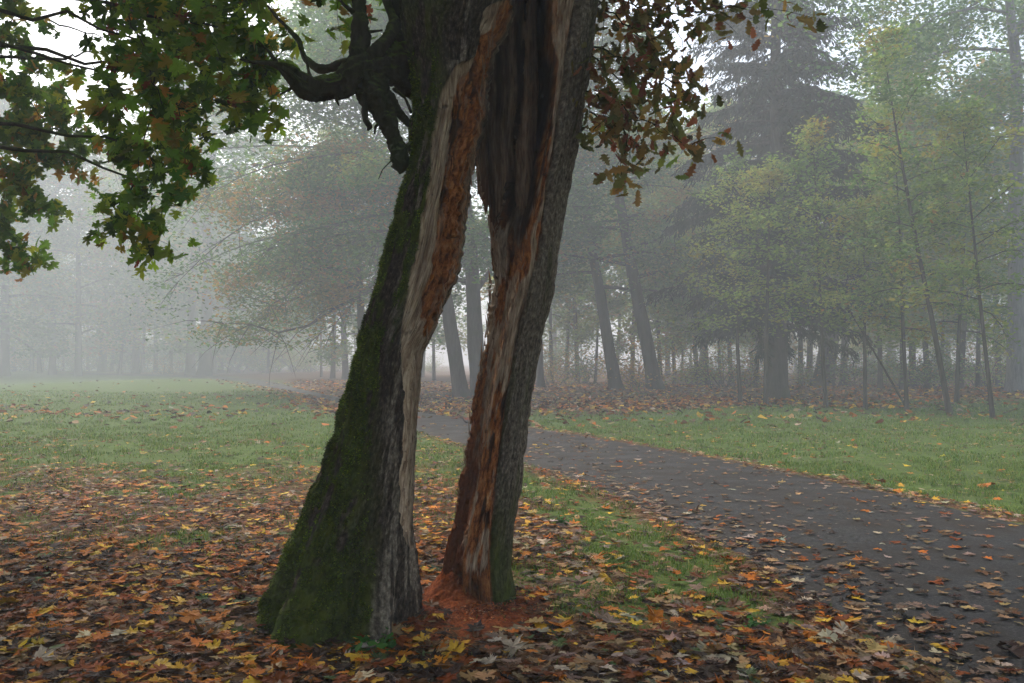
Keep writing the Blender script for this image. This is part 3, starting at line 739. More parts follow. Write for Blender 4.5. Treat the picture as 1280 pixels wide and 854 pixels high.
limb([(452, 92, 5.03, 14), (447, 62, 5.05, 11), (452, 38, 5.1, 9.5), (449, 15, 5.15, 9), (447, -20, 5.2, 9), (440, -80, 5.3, 8), (420, -160, 5.3, 5)], 40, .28, 4)
limb([(470, 90, 5.1, 14), (440, 78, 5.2, 7), (420, 84, 5.3, 6), (398, 88, 5.35, 5), (380, 72, 5.4, 4), (373, 50, 5.5, 3), (352, 28, 5.6, 2), (335, 8, 5.7, 1.5)], 14, .2, 5)
limb([(458, 85, 5.0, 8), (470, 66, 5.0, 8), (486, 46, 5.05, 8), (492, 26, 5.1, 7), (484, 4, 5.15, 6), (474, -30, 5.2, 6)], 16, .25, 6)
limb([(540, 80, 5.5, 14), (506, 48, 5.3, 10), (480, 62, 5.25, 7), (462, 74, 5.2, 7)], 16, .25, 16)
limb([(545, 20, 5.45, 20), (512, 22, 5.35, 14), (498, 6, 5.2, 11), (480, -22, 5.2, 10), (455, -70, 5.2, 9)], 22, .25, 8)
limb([(468, 95, 5.05, 20), (475, 122, 5.05, 16), (481, 146, 5.05, 12), (490, 168, 5.05, 10), (499, 186, 5.05, 10), (502, 204, 5.05, 9), (502, 217, 5.05, 2)], 44, .40, 9, 180)
limb([(458, 100, 5.0, 9), (453, 116, 5.0, 6), (456, 132, 5.0, 4.5), (457, 148, 5.0, 3.5), (463, 158, 5.0, 3.2), (460, 163, 5.0, 1.5)], 14, .3, 10)
limb([(482, 118, 5.1, 8), (496, 138, 5.15, 5), (510, 154, 5.2, 4), (525, 150, 5.25, 4)], 12, .3, 11)
limb([(500, 192, 5.05, 6), (512, 183, 5.1, 5), (524, 178, 5.2, 5)], 12, .3, 12)
limb([(492, 112, 5.1, 2.5), (506, 122, 5.1, 2), (514, 140, 5.12, 2)], 8, .2, 13)
limb([(500, 186, 5.05, 1.2), (490, 200, 5.0, .9), (478, 212, 4.98, .7), (473, 224, 4.96, .5)], 6, .2, 14)
for i_, pts_ in enumerate(([(372, 100, 4.9, 2.5), (362, 112, 4.86, 1.6), (350, 118, 4.82, 1)], [(350, 83, 4.75, 3), (338, 66, 4.7, 2), (322, 50, 4.68, 1)], [(448, 50, 5.07, 4), (462, 40, 5.1, 2), (478, 38, 5.12, 1.2)],
        [(449, 20, 5.15, 4), (432, 8, 5.1, 2), (418, -8, 5.1, 1.2)], [(425, 108, 4.95, 4), (420, 122, 4.92, 2.5), (424, 132, 4.9, 1)], [(480, 150, 5.05, 4), (470, 158, 5.0, 2), (468, 168, 5.0, 1)], [(398, 108, 4.9, 4), (388, 96, 4.88, 3), (384, 78, 4.86, 1.5), (374, 60, 4.85, 1)])):
    limb(pts_, 10, .3, 30+i_, 40, name='twig')

# ---- leafy sprays of this tree: twigs first, then leaves along the twigs
def spray(starts, leafshape, size, pal, wts, twig_r, per, mat_col, parent, loc, name_leaf='foliage', seed=1, tilt=.8, spread=.14, twname='twigs'):
    """starts: list of polylines [(px,py,D),...] ; side twigs sprout along each, leaves sit on the side twigs"""
    rs = np.random.RandomState(seed); TW = Acc(); LP = []
    for keys in starts:
        P = np.array([U(*k[:3]) for k in keys]); t = np.concatenate([[0], np.cumsum(np.linalg.norm(np.diff(P, axis=0), axis=1))])
        nseg = max(6, int(t[-1]/.06)); tt = np.linspace(0, t[-1], nseg); Q = np.stack([np.interp(tt, t, P[:, i]) for i in range(3)], -1)
        for _ in range(2): Q[1:-1] = (Q[:-2]+2*Q[1:-1]+Q[2:])/4
        Q[1:] += .012*rs.randn(nseg-1, 3)
        V, q = tube(Q, np.linspace(twig_r, twig_r*.3, nseg), 5); TW.add(V, q)
        for j in range(nseg):
            if rs.rand() < per:
                d = (Q[min(j+1, nseg-1)]-Q[max(j-1, 0)]); d /= np.linalg.norm(d)+1e-9
                dv = d*.5+.8*rs.randn(3)*np.array([1, .9, .6])+np.array([0, 0, -.35])
                L = spread*(.6+1.6*rs.rand()); c = curve(Q[j], dv, L, 5, .5, .18, rs)
                V, q = tube(c, np.linspace(twig_r*.3, twig_r*.12, 5), 4); TW.add(V, q)
                for kk in (1, 2, 3, 4, 4):
                    for _ in range(1+(rs.rand() < .85)): LP.append(c[kk]+.05*rs.randn(3)*[1, 1, 1])
    LP = np.array(LP); n = len(LP)
    nz = rs.randn(n, 3)*tilt+np.array([0, -1.0, .45]); nz /= np.linalg.norm(nz, axis=1)[:, None]
    t = rs.randn(n, 3)*.7+np.array([0, 0, -1.0]); t -= (t*nz).sum(1)[:, None]*nz; t /= np.linalg.norm(t, axis=1)[:, None]
    sz = size*(.6+.7*rs.rand(n))
    V, f, m = scatter_leaves(LP, t, np.cross(nz, t), sz, leafshape, .14, rs=rs)
    col = np.repeat(palette(n, pal, wts, .22, rs), m, 0)
    lf = mesh_obj(name_leaf, V-loc, f, M_leaf, parent, cols={'Col': col})
    tw = TW.build(twname, M_brbark, parent, loc=loc)
    print(name_leaf, n)
    return lf, tw
OAKC = [(.18, .18, .055), (.28, .19, .07), (.28, .11, .055), (.36, .24, .06), (.12, .12, .045), (.22, .28, .06)]
sp_r = [[(742, 10, 5.7), (765, -15, 5.5), (800, 10, 5.3), (840, 20, 5.2), (880, 15, 5.1), (915, 5, 5.0), (945, 8, 5.0)],
        [(745, 0, 5.6), (775, 22, 5.4), (800, 45, 5.3), (830, 50, 5.2), (858, 42, 5.2)],
        [(770, -30, 5.4), (820, -20, 5.3), (880, -15, 5.1), (930, -8, 5.1)],
        [(738, 56, 5.6), (765, 68, 5.4), (795, 78, 5.3), (825, 78, 5.2), (852, 86, 5.2)],
        [(790, 76, 5.3), (815, 92, 5.25), (850, 105, 5.2), (868, 110, 5.1)],
        [(732, 114, 5.6), (755, 122, 5.4), (785, 140, 5.3), (815, 158, 5.2), (845, 172, 5.2), (862, 184, 5.2)],
        [(756, 124, 5.4), (770, 145, 5.3), (785, 165, 5.3), (782, 188, 5.3), (778, 205, 5.3)],
        [(740, 70, 5.6), (760, 90, 5.5), (790, 105, 5.4), (812, 120, 5.3), (820, 138, 5.3)],
        [(737, 140, 5.6), (752, 150, 5.6), (768, 152, 5.5)]]
spray(sp_r, OAK, .092, OAKC, [25, 22, 18, 12, 15, 8], .0065, .95, None, hero, HL, seed=4, spread=.17)

# overhead crown of the tree (above the picture, it shades the ground)
def crown_cloud(center, rad, nclump, per, size, pal, wts, shape, rs, cond=None, rcl=.45, zs=.55):
    th = rs.rand(nclump)*6.283; rr = np.sqrt(rs.rand(nclump)); cz = rs.uniform(-1, 1, nclump)
    Cc = np.stack([np.cos(th)*rr*rad[0]*np.sqrt(1-.6*cz**2), np.sin(th)*rr*rad[1]*np.sqrt(1-.6*cz**2), cz*rad[2]], -1)+center
    P = np.repeat(Cc, per, 0); P = P+rs.randn(len(P), 3)*np.array([rcl, rcl, rcl*zs])
    if cond is not None: P = P[cond(P)]
    n = len(P); T, B = rand_frames(n, .55, rs)
    V, f, m = scatter_leaves(P, T, B, size*(.6+.8*rs.rand(n)), shape, .25, rs=rs, fan=False)
    return V, f, np.repeat(palette(n, pal, wts, .25, rs), m, 0), Cc
GREEN = [(.035, .070, .016), (.055, .10, .022), (.085, .13, .03), (.15, .15, .03), (.20, .11, .025)]
above = lambda P: P[:, 2] > 1.9+.44*P[:, 1]+0*P[:, 0]
V, f, c, CC_ = crown_cloud(np.array([-.3, 5., 9.2]), (6.5, 5.5, 3.2), 330, 55, .20, GREEN, [40, 30, 15, 10, 5], OVA*np.array([1.6, 1]), np.random.RandomState(8), above, .5)
A = Acc(); A.add(V, f, c); A.build('crown', M_leaf, hero, False, HL)
A = Acc(); rs_ = np.random.RandomState(3)
for cl in CC_[::9]:
    if cl[2] < 1.9+.44*cl[1]: continue
    p0 = np.array([-.12, 5.5, 5+min(4, max(0, cl[2]-6.5))*.8]); mid = (p0+cl)/2+[0, 0, .5]
    t = np.linspace(0, 1, 9)[:, None]; Q = (1-t)**2*p0+2*t*(1-t)*mid+t*t*cl
    Q[1:] += .05*rs_.randn(8, 3); V, q = tube(Q, np.linspace(.10, .012, 9), 7); A.add(V, q)
A.build('limbs', M_brbark, hero, loc=HL)

# ------------------------------------------------------------------ wood dust, weed
def dust():
    n = 220; g1 = np.linspace(-.75, .75, n); XX, YY = np.meshgrid(g1, g1)
    cx, cy_ = -.20, 5.22
    r = np.sqrt((XX/.62)**2+(YY/.60)**2)+.42*fbm(XX*4, YY*4, 0, 4, 301)
    h = .035*(1-sm(.2, 1.0, r))+.20*np.exp(-((XX+.17)**2/.018+(YY-.42)**2/.06))+.02*fbm(XX*9, YY*9, 0, 3, 304)*(r < .9)
    x, y = XX+cx, YY+cy_
    z = ground_h(x, y)+h-.012+h*.25*fbm(XX*30, YY*30, 0, 4, 302)+.004*fbm(XX*80, YY*80, 0, 2, 303)*(h > .005)
    m, nn, b = new_mat('rotten_wood_dust')
    g = N(nn, 'ShaderNodeTexCoord').outputs['Object']; f = noise(nn, g, 55, 6, .75); f2 = noise(nn, g, 6, 4)
    c = ramp(nn, f, [(.3, (.030, .009, .004)), (.48, (.22, .050, .012)), (.72, (.42, .13, .035))])
    c = mix(nn, maprange(nn, f2, .5, .7, 0, .7), c, (.07, .028, .014))
    nn.links.new(c, b.inputs['Base Color']); b.inputs['Roughness'].default_value = .95; bump(nn, b, f, .8, .012)
    o = mesh_obj('wood_dust', np.stack([x, y, z], -1).reshape(-1, 3), grid_faces(n, n), m, smooth=True)
    tag(o, 'heap of crumbled red-brown wood dust between the two legs of the split tree', 'wood dust', kind='stuff')
dust()
def chips():
    rs = np.random.RandomState(12); n = 2600
    r = np.abs(rs.randn(n))*.26; th = rs.rand(n)*6.283
    x = -.20+np.cos(th)*r; y = 5.25+np.sin(th)*r; k = r < .62; x, y, r = x[k], y[k], r[k]; n = len(x)
    z = ground_h(x, y)+.035*(1-sm(0, 1, r/.6))+.004
    T, B = rand_frames(n, .4, rs); P = np.stack([x, y, z], -1); s = .006+.012*rs.rand(n)
    V, f, m = scatter_leaves(P, T, B, s, np.array([(-.3, -.5), (.3, -.5), (.35, .5), (-.25, .5)]), .1, rs=rs, fan=False)
    col = np.repeat(palette(n, [(.26, .065, .015), (.11, .028, .009), (.42, .17, .05)], [5, 5, 1], .25, rs), m, 0)
    o = mesh_obj('wood_crumbs', V, f, M_litter, cols={'Col': col}); tag(o, 'loose red-brown wood crumbs scattered over the dust heap', 'wood crumbs', kind='stuff')
chips()
def weed(px, py, n, label, sz=.05, h=.10):
    rs = np.random.RandomState(int(px)); p = G(px, py); p[2] = float(surf_h(p[:1], p[1:2])[0])
    root = empty('weed', p); tag(root, label, 'weed')
    S = Acc(); LP, T_ = [], []
    for i in range(n):
        c = curve((.006*rs.randn(), .006*rs.randn(), 0), (rs.randn()*.8, rs.randn()*.8, .8), h*(.5+.8*rs.rand()), 5, .6, .12, rs)
        V, q = tube(c, np.linspace(.002, .001, 5), 4); S.add(V, q)
        for k in (2, 3, 4): LP.append(c[k]); 
    LP = np.array(LP); m = len(LP); T, B = rand_frames(m, .5, rs)
    V, f, mm = scatter_leaves(LP, T, B, sz*(.5+.7*rs.rand(m)), OVA*np.array([2.0, 1]), .3, rs=rs)
    mesh_obj('foliage', V, f, M_leaf, root, cols={'Col': np.repeat(palette(m, [(.05, .17, .03), (.08, .22, .04)], [1, 1], .15, rs), mm, 0)})
    S.c = [np.tile([[.06, .12, .03]], (S.n, 1))]; S.build('stem', M_grass, root)
weed(468, 822, 36, 'small bright green weed at the foot of the mossy leg')
weed(945, 788, 22, 'low green clover-like weed in the litter near the path edge', .04, .06)
weed(700, 660, 26, 'low green weed right of the slim leg, in thin grass', .045, .07)

# ------------------------------------------------------------------ big hanging maples on the left
def overhang(name, base, label, sprays, size, pal, wts, seed, height, lean_to, crown_c, crown_r):
    root = empty(name, base); tag(root, label, 'tree'); loc = np.array(base, float)
    rs = np.random.RandomState(seed)
    tz = np.linspace(-.1, height, 26); P = np.stack([base[0]+.15*np.sin(tz*.7+seed), base[1]+.1*np.cos(tz*.9), tz], -1)
    V, q = tube(P, np.interp(tz, [-.1, .3, 1, height], [.40, .30, .24, .05]), 28, seed, .12); A = Acc(); A.add(V, q)
    for s in sprays:
        e = U(*s[0][:3]); z0 = max(2.6, e[2]+.3-.1*rs.rand()); p0 = np.array([base[0], base[1], z0])
        mid = (p0+e)/2+np.array([0, 0, .5]); t = np.linspace(0, 1, 12)[:, None]
        Q = (1-t)**2*p0+2*t*(1-t)*mid+t*t*e; Q[1:-1] += .03*rs.randn(10, 3); V, q = tube(Q, np.linspace(.032, .006, 12), 8); A.add(V, q)
    V, f, c, Cc = crown_cloud(np.array(crown_c), crown_r, 110, 50, .18, pal, wts, OVA*np.array([1.6, 1]), rs, lambda P: (P[:, 2] > 2.0+.45*P[:, 1]) | (np.abs(P[:, 0]) > P[:, 1]*.62+.2), .5)
    for cl in Cc[::12]:
        if cl[2] < 2.2+.46*cl[1] and abs(cl[0]) < cl[1]*.64+.3: continue
        p0 = np.array([base[0], base[1], min(height-1, max(3, cl[2]-1.2))]); t = np.linspace(0, 1, 8)[:, None]
        Q = p0*(1-t)+cl*t+np.array([0, 0, .5])*np.sin(t*np.pi); V, q = tube(Q, np.linspace(.07, .01, 8), 6); A.add(V, q)
    A.build('trunk', M_brbark, root, loc=loc)
    cr = Acc(); 
    V2, f2, c2, _ = crown_cloud(np.array(crown_c), crown_r, 110, 50, .18, pal, wts, OVA*np.array([1.6, 1]), np.random.RandomState(seed+1), lambda P: (P[:, 2] > 2.0+.45*P[:, 1]) | (np.abs(P[:, 0]) > P[:, 1]*.62+.2), .5)
    cr.add(V2, f2, c2); cr.build('crown', M_leaf, root, False, loc)
    spray(sprays, MAP_D, size, pal, wts, .006, .85, None, root, loc, seed=seed, spread=.16)
MAPC = [(.085, .18, .014), (.15, .27, .02), (.27, .36, .03), (.34, .27, .03), (.44, .20, .025), (.24, .065, .022), (.05, .10, .015)]
mass = [[(110, -25, 6.2), (135, 5, 6.1), (150, 40, 6.0), (150, 80, 6.0), (140, 110, 6.0), (125, 135, 5.95)],
        [(120, -30, 6.6), (170, -5, 6.5), (210, 30, 6.4), (240, 60, 6.3), (255, 100, 6.3), (240, 125, 6.3)],
        [(180, -35, 6.2), (230, -10, 6.2), (275, 10, 6.1), (310, 35, 6.0), (320, 70, 6.0), (315, 105, 6.0)],
        [(240, -40, 6.0), (285, -20, 5.9), (330, 0, 5.8), (352, 25, 5.8)],
        [(235, -20, 6.6), (270, 30, 6.5), (290, 70, 6.5), (300, 110, 6.4), (290, 140, 6.4)],
        [(300, 40, 6.1), (325, 60, 6.0), (338, 90, 6.0), (335, 120, 6.0)],
        [(150, 0, 5.8), (175, 45, 5.8), (190, 90, 5.7), (205, 130, 5.7), (200, 165, 5.7), (192, 200, 5.7)],
        [(175, 50, 5.9), (195, 110, 5.8), (185, 150, 5.8), (175, 190, 5.8), (170, 230, 5.8), (172, 262, 5.8), (176, 295, 5.8)],
        [(205, 100, 6.0), (225, 140, 6.0), (235, 170, 6.0), (228, 200, 6.0), (238, 212, 6.0)],
        [(130, 90, 5.9), (140, 125, 5.9), (150, 155, 5.9), (140, 175, 5.9)],
        [(170, 225, 5.8), (158, 250, 5.8), (150, 265, 5.8), (138, 278, 5.8)],
        [(185, 190, 5.8), (200, 225, 5.8), (208, 250, 5.8), (200, 285, 5.8)],
        [(200, 20, 6.8), (215, 70, 6.7), (220, 110, 6.7), (215, 150, 6.7), (215, 180, 6.7)],
        [(160, -20, 5.9), (200, 10, 5.8), (230, 20, 5.8), (262, 45, 5.8), (280, 80, 5.8), (278, 120, 5.8)],
        [(370, -40, 5.6), (400, -20, 5.6), (420, 0, 5.6)]]
overhang('maple_tree', (-5.6, 6.6, 0), 'maple reaching in from the left with a hanging mass of dark green leaves', mass, .104, MAPC, [26, 32, 22, 9, 4, 2, 6], 21, 10, None, (-5.2, 6.3, 7.8), (3.2, 3.6, 2.2))
far_l = [[(-40, -5, 9.5), (0, 10, 9.5), (60, 25, 9.4), (128, 46, 9.2)],
         [(-30, 72, 9.3), (0, 70, 9.3), (80, 73, 9.2), (95, 68, 9.2), (125, 65, 9.1)]]
lsp = [[(-30, 20, 9.5), (10, 40, 9.4), (35, 60, 9.3), (50, 85, 9.2)], [(-30, 90, 9.4), (20, 105, 9.3), (55, 125, 9.2), (85, 150, 9.2), (95, 180, 9.2)],
       [(-30, 140, 9.4), (10, 160, 9.3), (45, 175, 9.2), (75, 200, 9.1), (88, 205, 9.1)], [(-30, 190, 9.4), (10, 205, 9.3), (30, 235, 9.2), (50, 255, 9.2), (72, 262, 9.2)],
       [(-30, 250, 9.3), (0, 265, 9.3), (15, 285, 9.2), (30, 305, 9.2), (38, 312, 9.2)], [(-20, -20, 9.3), (10, -10, 9.2), (30, 5, 9.2), (40, 20, 9.2)],
       [(20, 100, 9.5), (22, 150, 9.5), (28, 200, 9.4), (20, 240, 9.4)], [(40, 130, 9.3), (60, 160, 9.3), (55, 200, 9.3)], [(-20, 300, 9.2), (5, 310, 9.2), (20, 320, 9.2)],[(0,100,9.8),(40,115,9.8),(70,120,9.7),(85,128,9.7)]]
overhang('lime_tree', (-8.2, 10.6, 0), 'small-leaved tree at the left edge, thin sprays of green and yellowing leaves', lsp, .12, [(.09, .19, .025), (.15, .26, .03), (.28, .32, .03), (.36, .20, .03)], [35, 35, 20, 10], 33, 11, None, (-9.5, 10.5, 8.0), (2.6, 3.2, 2.5))
root_l = [o for o in bpy.data.objects if o.name == 'lime_tree'][0]
for keys in far_l:
    P = np.array([U(*k[:3]) for k in keys]); t = np.linspace(0, 1, 20); s0 = np.linspace(0, 1, len(P))
    Q = np.stack([np.interp(t, s0, P[:, i]) for i in range(3)], -1); Q[1:] += .01*RS.randn(19, 3)
    V, q = tube(Q, np.linspace(.022, .006, 20), 6); A = Acc(); A.add(V, q); A.build('branch', M_brbark, root_l, loc=np.array([-8.2, 10.6, 0]))

# ------------------------------------------------------------------ background trees
def gen_broad(seed, H, r0, cb, cr, nlimb, per, leaf, pal, wts, lean=(0, 0), wander=.06, droop=.5, sides=10, twigs=6, cs=.38, skew=(0, 0), flatz=.62, lo=.2, shape='o'):
    """tapered trunk with limbs and twigs; leaves in sprays on the twigs. returns (trunk Acc, crown Acc)"""
    rs = np.random.RandomState(seed); Tr, Cr = Acc(), Acc()
    tz = np.linspace(-.15, H, 34)
    bend = np.stack([lean[0]*tz/H+.02*H*fbm(tz*.18, 0*tz+seed, 0, 2, seed)*tz/H, lean[1]*tz/H+.02*H*fbm(tz*.18, 9+0*tz+seed, 0, 2, seed)*tz/H, tz], -1)
    rad = r0*np.interp(tz/H, [-.01, .02, .05, .5, 1], [1.5, 1.12, 1.0, .62, .06])
    V, q = tube(bend, rad, max(sides, 12), seed, .08); Tr.add(V, q)
    LP = []
    for i in range(nlimb):
        k = (i+.5)/nlimb; z0 = cb+(H*.97-cb)*k**.9
        p0 = np.array([np.interp(z0, tz, bend[:, 0]), np.interp(z0, tz, bend[:, 1]), z0])
        az = i*2.399+rs.rand()*.8
        L = cr*(.55+.45*rs.rand())*(1-.75*max(0, (k-.35)/.65)**1.6)
        d = np.array([math.cos(az), math.sin(az), lo+(.95-lo)*k+.15*rs.randn()])
        d[0] += skew[0]; d[1] += skew[1]
        L *= 1+.5*max(0, d[0]*skew[0]+d[1]*skew[1])
        c = curve(p0, d, L, 9, droop*(1.3-.6*k), wander, rs)
        c[1:, 2] = np.maximum(c[1:, 2], .62*cb+.35*rs.rand(8)+.25*np.abs(c[1:, 2]-.62*cb))if c[:, 2].min() < .62*cb else c[1:, 2]
        rl = np.interp(z0, tz, rad)*.42
        V, q = tube(c, np.linspace(rl, .012, 9), 6); Tr.add(V, q)
        for j in range(2, 9):
            for _ in range(max(1, twigs//2) if j < 4 else twigs):
                if rs.rand() < .35: continue
                dd = (c[j]-c[j-1]); dd = dd/np.linalg.norm(dd)*.6+rs.randn(3)*[.8, .8, .45]; dd[2] -= .15
                tl = L*(.13+.16*rs.rand()); tc = curve(c[j], dd, tl, 5, .6, .12, rs)
                V, q = tube(tc, np.linspace(rl*.16+.004, .004, 5), 3); Tr.add(V, q)
                m = rs.poisson(per)
                if m:
                    a = rs.randint(1, 5, m); LP.append(tc[a]+rs.randn(m, 3)*cs*np.array([1, 1, flatz]))
    LP = np.concatenate(LP); LP = LP[LP[:, 2] > .5*cb]; n = len(LP)
    T, B = rand_frames(n, .6, rs)
    V, f, m = scatter_leaves(LP, T, B, leaf*(.6+.8*rs.rand(n)), OVA[[0, 1, 3, 4, 5, 7]]*np.array([1.5, 1]), .3, rs=rs, fan=False)
    hgt = LP[:, 2]
    t_ = fbm(LP[:, 0]*.55+seed, LP[:, 1]*.55, LP[:, 2]*.8, 3, seed)+.14*rs.randn(n)
    rk = np.argsort(np.argsort(t_))/n; cw = np.cumsum(np.array(wts)/sum(wts)); idx = np.clip(np.searchsorted(cw, rk), 0, len(pal)-1)
    lc = np.array(pal)[idx]*(1+.16*rs.randn(n, 1)); Cr.add(V, f, np.repeat(np.clip(lc, .004, .8), m, 0))
    return Tr, Cr, n
def gen_spruce(seed, H, r0, cb, cr):
    rs = np.random.RandomState(seed); Tr, Cr = Acc(), Acc()
    tz = np.linspace(-.2, H, 34); P = np.stack([0*tz, 0*tz, tz], -1)
    rad = r0*np.interp(tz/H, [-.01, .015, .05, 1], [1.5, 1.12, 1.0, .05]); V, q = tube(P, rad, 24, seed, .08); Tr.add(V, q)
    PT, TD, LN = [], [], []
    nz = int((H-cb)/.30)
    for i in range(nz):
        z0 = cb+(H-cb)*i/nz; k = i/nz
        for j in range(rs.randint(4, 7)):
            az = rs.rand()*6.283; L = cr*(1-k)**.75*(.55+.5*rs.rand())*(.75+.25*min(1, i/6))
            c = curve((0, 0, z0+.2*rs.rand()), (math.cos(az), math.sin(az), .05+.35*k-.1), L, 9, .55, .05, rs); c[-2:, 2] += .1
            V, q = tube(c, np.linspace(.05*(1-k)+.015, .008, 9), 4); Tr.add(V, q)
            m = int(L*44)
            t = rs.uniform(.12, 1, m)*8; i0 = np.minimum(t.astype(int), 7); fr = (t-i0)[:, None]
            base = c[i0]*(1-fr)+c[i0+1]*fr; dirb = c[i0+1]-c[i0]; dirb /= np.linalg.norm(dirb, axis=1)[:, None]
            # side twigs hanging down
            sd = np.stack([-dirb[:, 1], dirb[:, 0], 0*dirb[:, 0]], -1)*rs.choice([-1, 1], m)[:, None]
            tw = sd*.5+dirb*.45+np.array([0, 0, -1])*(.35+.7*rs.rand(m))[:, None]; tw /= np.linalg.norm(tw, axis=1)[:, None]
            l = .28+.42*rs.rand(m)
            for s in range(3):
                ps = base+tw*(l*s/3)[:, None]
                PT.append(ps+.03*rs.randn(m, 3)); TD.append(tw+.35*rs.randn(m, 3)); LN.append(l*.5)
    PT = np.concatenate(PT); TD = np.concatenate(TD); LN = np.concatenate(LN); TD /= np.linalg.norm(TD, axis=1)[:, None]
    n = len(PT); sd = np.cross(TD, rs.randn(n, 3)); sd /= np.linalg.norm(sd, axis=1)[:, None]; wd = (.022+.02*rs.rand(n))[:, None]
    V = np.stack([PT-sd*wd*.6, PT+TD*LN[:, None]*.55+sd*wd, PT+TD*LN[:, None], PT+TD*LN[:, None]*.5-sd*wd], 1).reshape(-1, 3)
    Cr.add(V, np.arange(4*n).reshape(-1, 4), np.repeat(palette(n, [(.008, .022, .013), (.013, .031, .018), (.02, .040, .022)], [45, 40, 15], .2, rs), 4, 0))
    print('spruce needles', n); return Tr, Cr, n
def plant_tree(name, gen, pos, label, group=None, barkm=None, leafm=None, rot=0, sc=1, cat='tree'):
    Tr, Cr, n = gen
    p = np.array([pos[0], pos[1], 0.]); p[2] = float(ground_h(p[:1], p[1:2])[0])
    r = empty(name, p); r.rotation_euler.z = rot; r.scale = (sc, sc, sc); tag(r, label, cat, group)
    Tr.build('trunk', barkm or M_bark, r); Cr.build('crown', leafm or M_leaf, r, False)
    return r
def copy_tree(root, pos, label, group, rot, sc):
    r = root.copy(); COL.objects.link(r); z = float(ground_h(np.array([pos[0]]), np.array([pos[1]]))[0])
    r.location = (pos[0], pos[1], z); r.rotation_euler = (0, 0, rot); r.scale = (sc, sc, sc)
    r['label'] = label
    if group: r['group'] = group
    elif 'group' in r: del r['group']
    for ch in list(root.children):
        c = ch.copy(); COL.objects.link(c); c.parent = r
    return r
def at(px, D): return ((px-640)/F*D, D)
BL = [(.075, .165, .045), (.11, .22, .055), (.17, .28, .06), (.28, .30, .06), (.36, .23, .05)]
YG = [(.15, .24, .05), (.22, .31, .06), (.32, .36, .07), (.34, .31, .06), (.34, .18, .05)]
OR = [(.18, .20, .04), (.38, .26, .05), (.46, .24, .045), (.34, .16, .03), (.11, .17, .035)]

spr = plant_tree('spruce_tree', gen_spruce(2, 25, .37, 3.0, 5.6), at(972, 34.5), 'dark spruce with a thick straight trunk, in the middle of the right-hand trees')
t1 = plant_tree('broadleaf_tree', gen_broad(5, 19, .36, 4.0, 8.5, 34, 44, .17, BL, [30, 30, 26, 13, 1], lean=(-1.5, 0), skew=(-.6, 0), droop=.8, cs=.55), at(600, 38), 'tree behind the gap between the two legs, thick dark trunk')
t1b = plant_tree('broadleaf_tree', gen_broad(6, 17, .30, 5.0, 6.5, 26, 55, .16, BL, [34, 32, 24, 9, 1], lean=(-2.8, 0), skew=(-.4, 0), droop=.6), at(577, 36), 'tree with a dark trunk leaning left, seen just right of the mossy leg')
t2 = plant_tree('broadleaf_tree', gen_broad(7, 10.5, .22, 4.2, 5.5, 30, 60, .16, OR, [25, 30, 20, 10, 15], lean=(-.8, 0), skew=(-.5, -.1), droop=.7, cs=.45), at(458, 40), 'tree with orange and ochre leaves left of the mossy leg')
t2b = plant_tree('broadleaf_tree', gen_broad(17, 19, .28, 5.6, 8.0, 34, 42, .16, BL, [30, 30, 26, 13, 1], lean=(-1.8, -1), skew=(-.8, -.1), droop=.8, cs=.55), at(490, 44), 'wide tree with drooping grey-green boughs, its trunk just behind the mossy leg')
t3 = plant_tree('broadleaf_tree', gen_broad(9, 20, .30, 4.8, 6.5, 26, 60, .16, BL, [30, 30, 22, 12, 6], lean=(-3.2, 0), droop=.4), at(770, 45), 'left one of two dark trunks side by side right of the split tree')
t4 = plant_tree('broadleaf_tree', gen_broad(10, 20, .36, 5.2, 6.5, 26, 60, .16, BL, [25, 30, 25, 14, 6], lean=(-3.6, 0), droop=.4), at(819, 45), 'right one of two dark trunks side by side right of the split tree')
t5 = plant_tree('smooth_bark_tree', gen_broad(12, 24, .34, 9.5, 8.5, 26, 90, .17, BL, [28, 30, 28, 12, 2], droop=.9, skew=(-.35, -.2), cs=.6, wander=.13), at(1270, 35), 'tall tree with a smooth pale grey trunk at the right edge', barkm=M_birch)
t6 = plant_tree('broadleaf_tree', gen_broad(14, 15, .55, 6, 5.5, 22, 50, .17, YG, [25, 25, 25, 15, 10], lean=(2.2, 0)), at(1028, 50), 'thick faded trunk flaring at its foot, between the spruce and the birch saplings')
# saplings at the wood's edge
saps = [((1186, 24.0), 10.5, .075, 2.8, (-1.9, 0), 'sapling leaning far left, nearest to the path on the right', 2.0),
        ((1133, 25.5), 8.0, .060, 2.2, (-.3, .2), 'upright thin sapling left of the far-leaning one', 1.9),
        ((1081, 26.5), 6.2, .060, 2.4, (.05, 0), 'short straight sapling on the grass between spruce and leaning sapling', 1.7),
        ((1032, 27.5), 9.0, .065, 2.4, (-.4, 0), 'tall thin sapling just right of the spruce trunk', 1.3),
        ((957, 29.0), 8.0, .080, 2.9, (.1, 0), 'yellow-green sapling in front of the spruce', 1.9),
        ((1240, 22.5), 8.0, .055, 2.6, (-.7, 0), 'thin sapling close to the pale trunk at the right edge', 1.9),
        ((925, 31.0), 8.6, .070, 2.3, (-.3, 0), 'pale leafy sapling left of the spruce trunk', 2.0),
        ((1195, 31.0), 8.5, .075, 2.3, (.5, 0), 'slim tree behind the far-leaning sapling', 2.2)]
for i, ((px, D), H, r0, cb, lean, lab, cr) in enumerate(saps):
    plant_tree('sapling', gen_broad(40+i, H, r0, cb, cr, 24, (9 if i in (3, 6) else 12) if i != 4 else 12, .115, YG[:4]+[(.30, .26, .06)] if i in (2, 4, 5, 6) else [(.12, .22, .05), (.18, .28, .06), (.29, .35, .07), (.34, .30, .05), (.30, .17, .03)], [34, 30, 24, 10, 2], lean=lean, droop=.35, cs=.22, twigs=4, wander=.08), at(px, D), lab, cat='sapling')
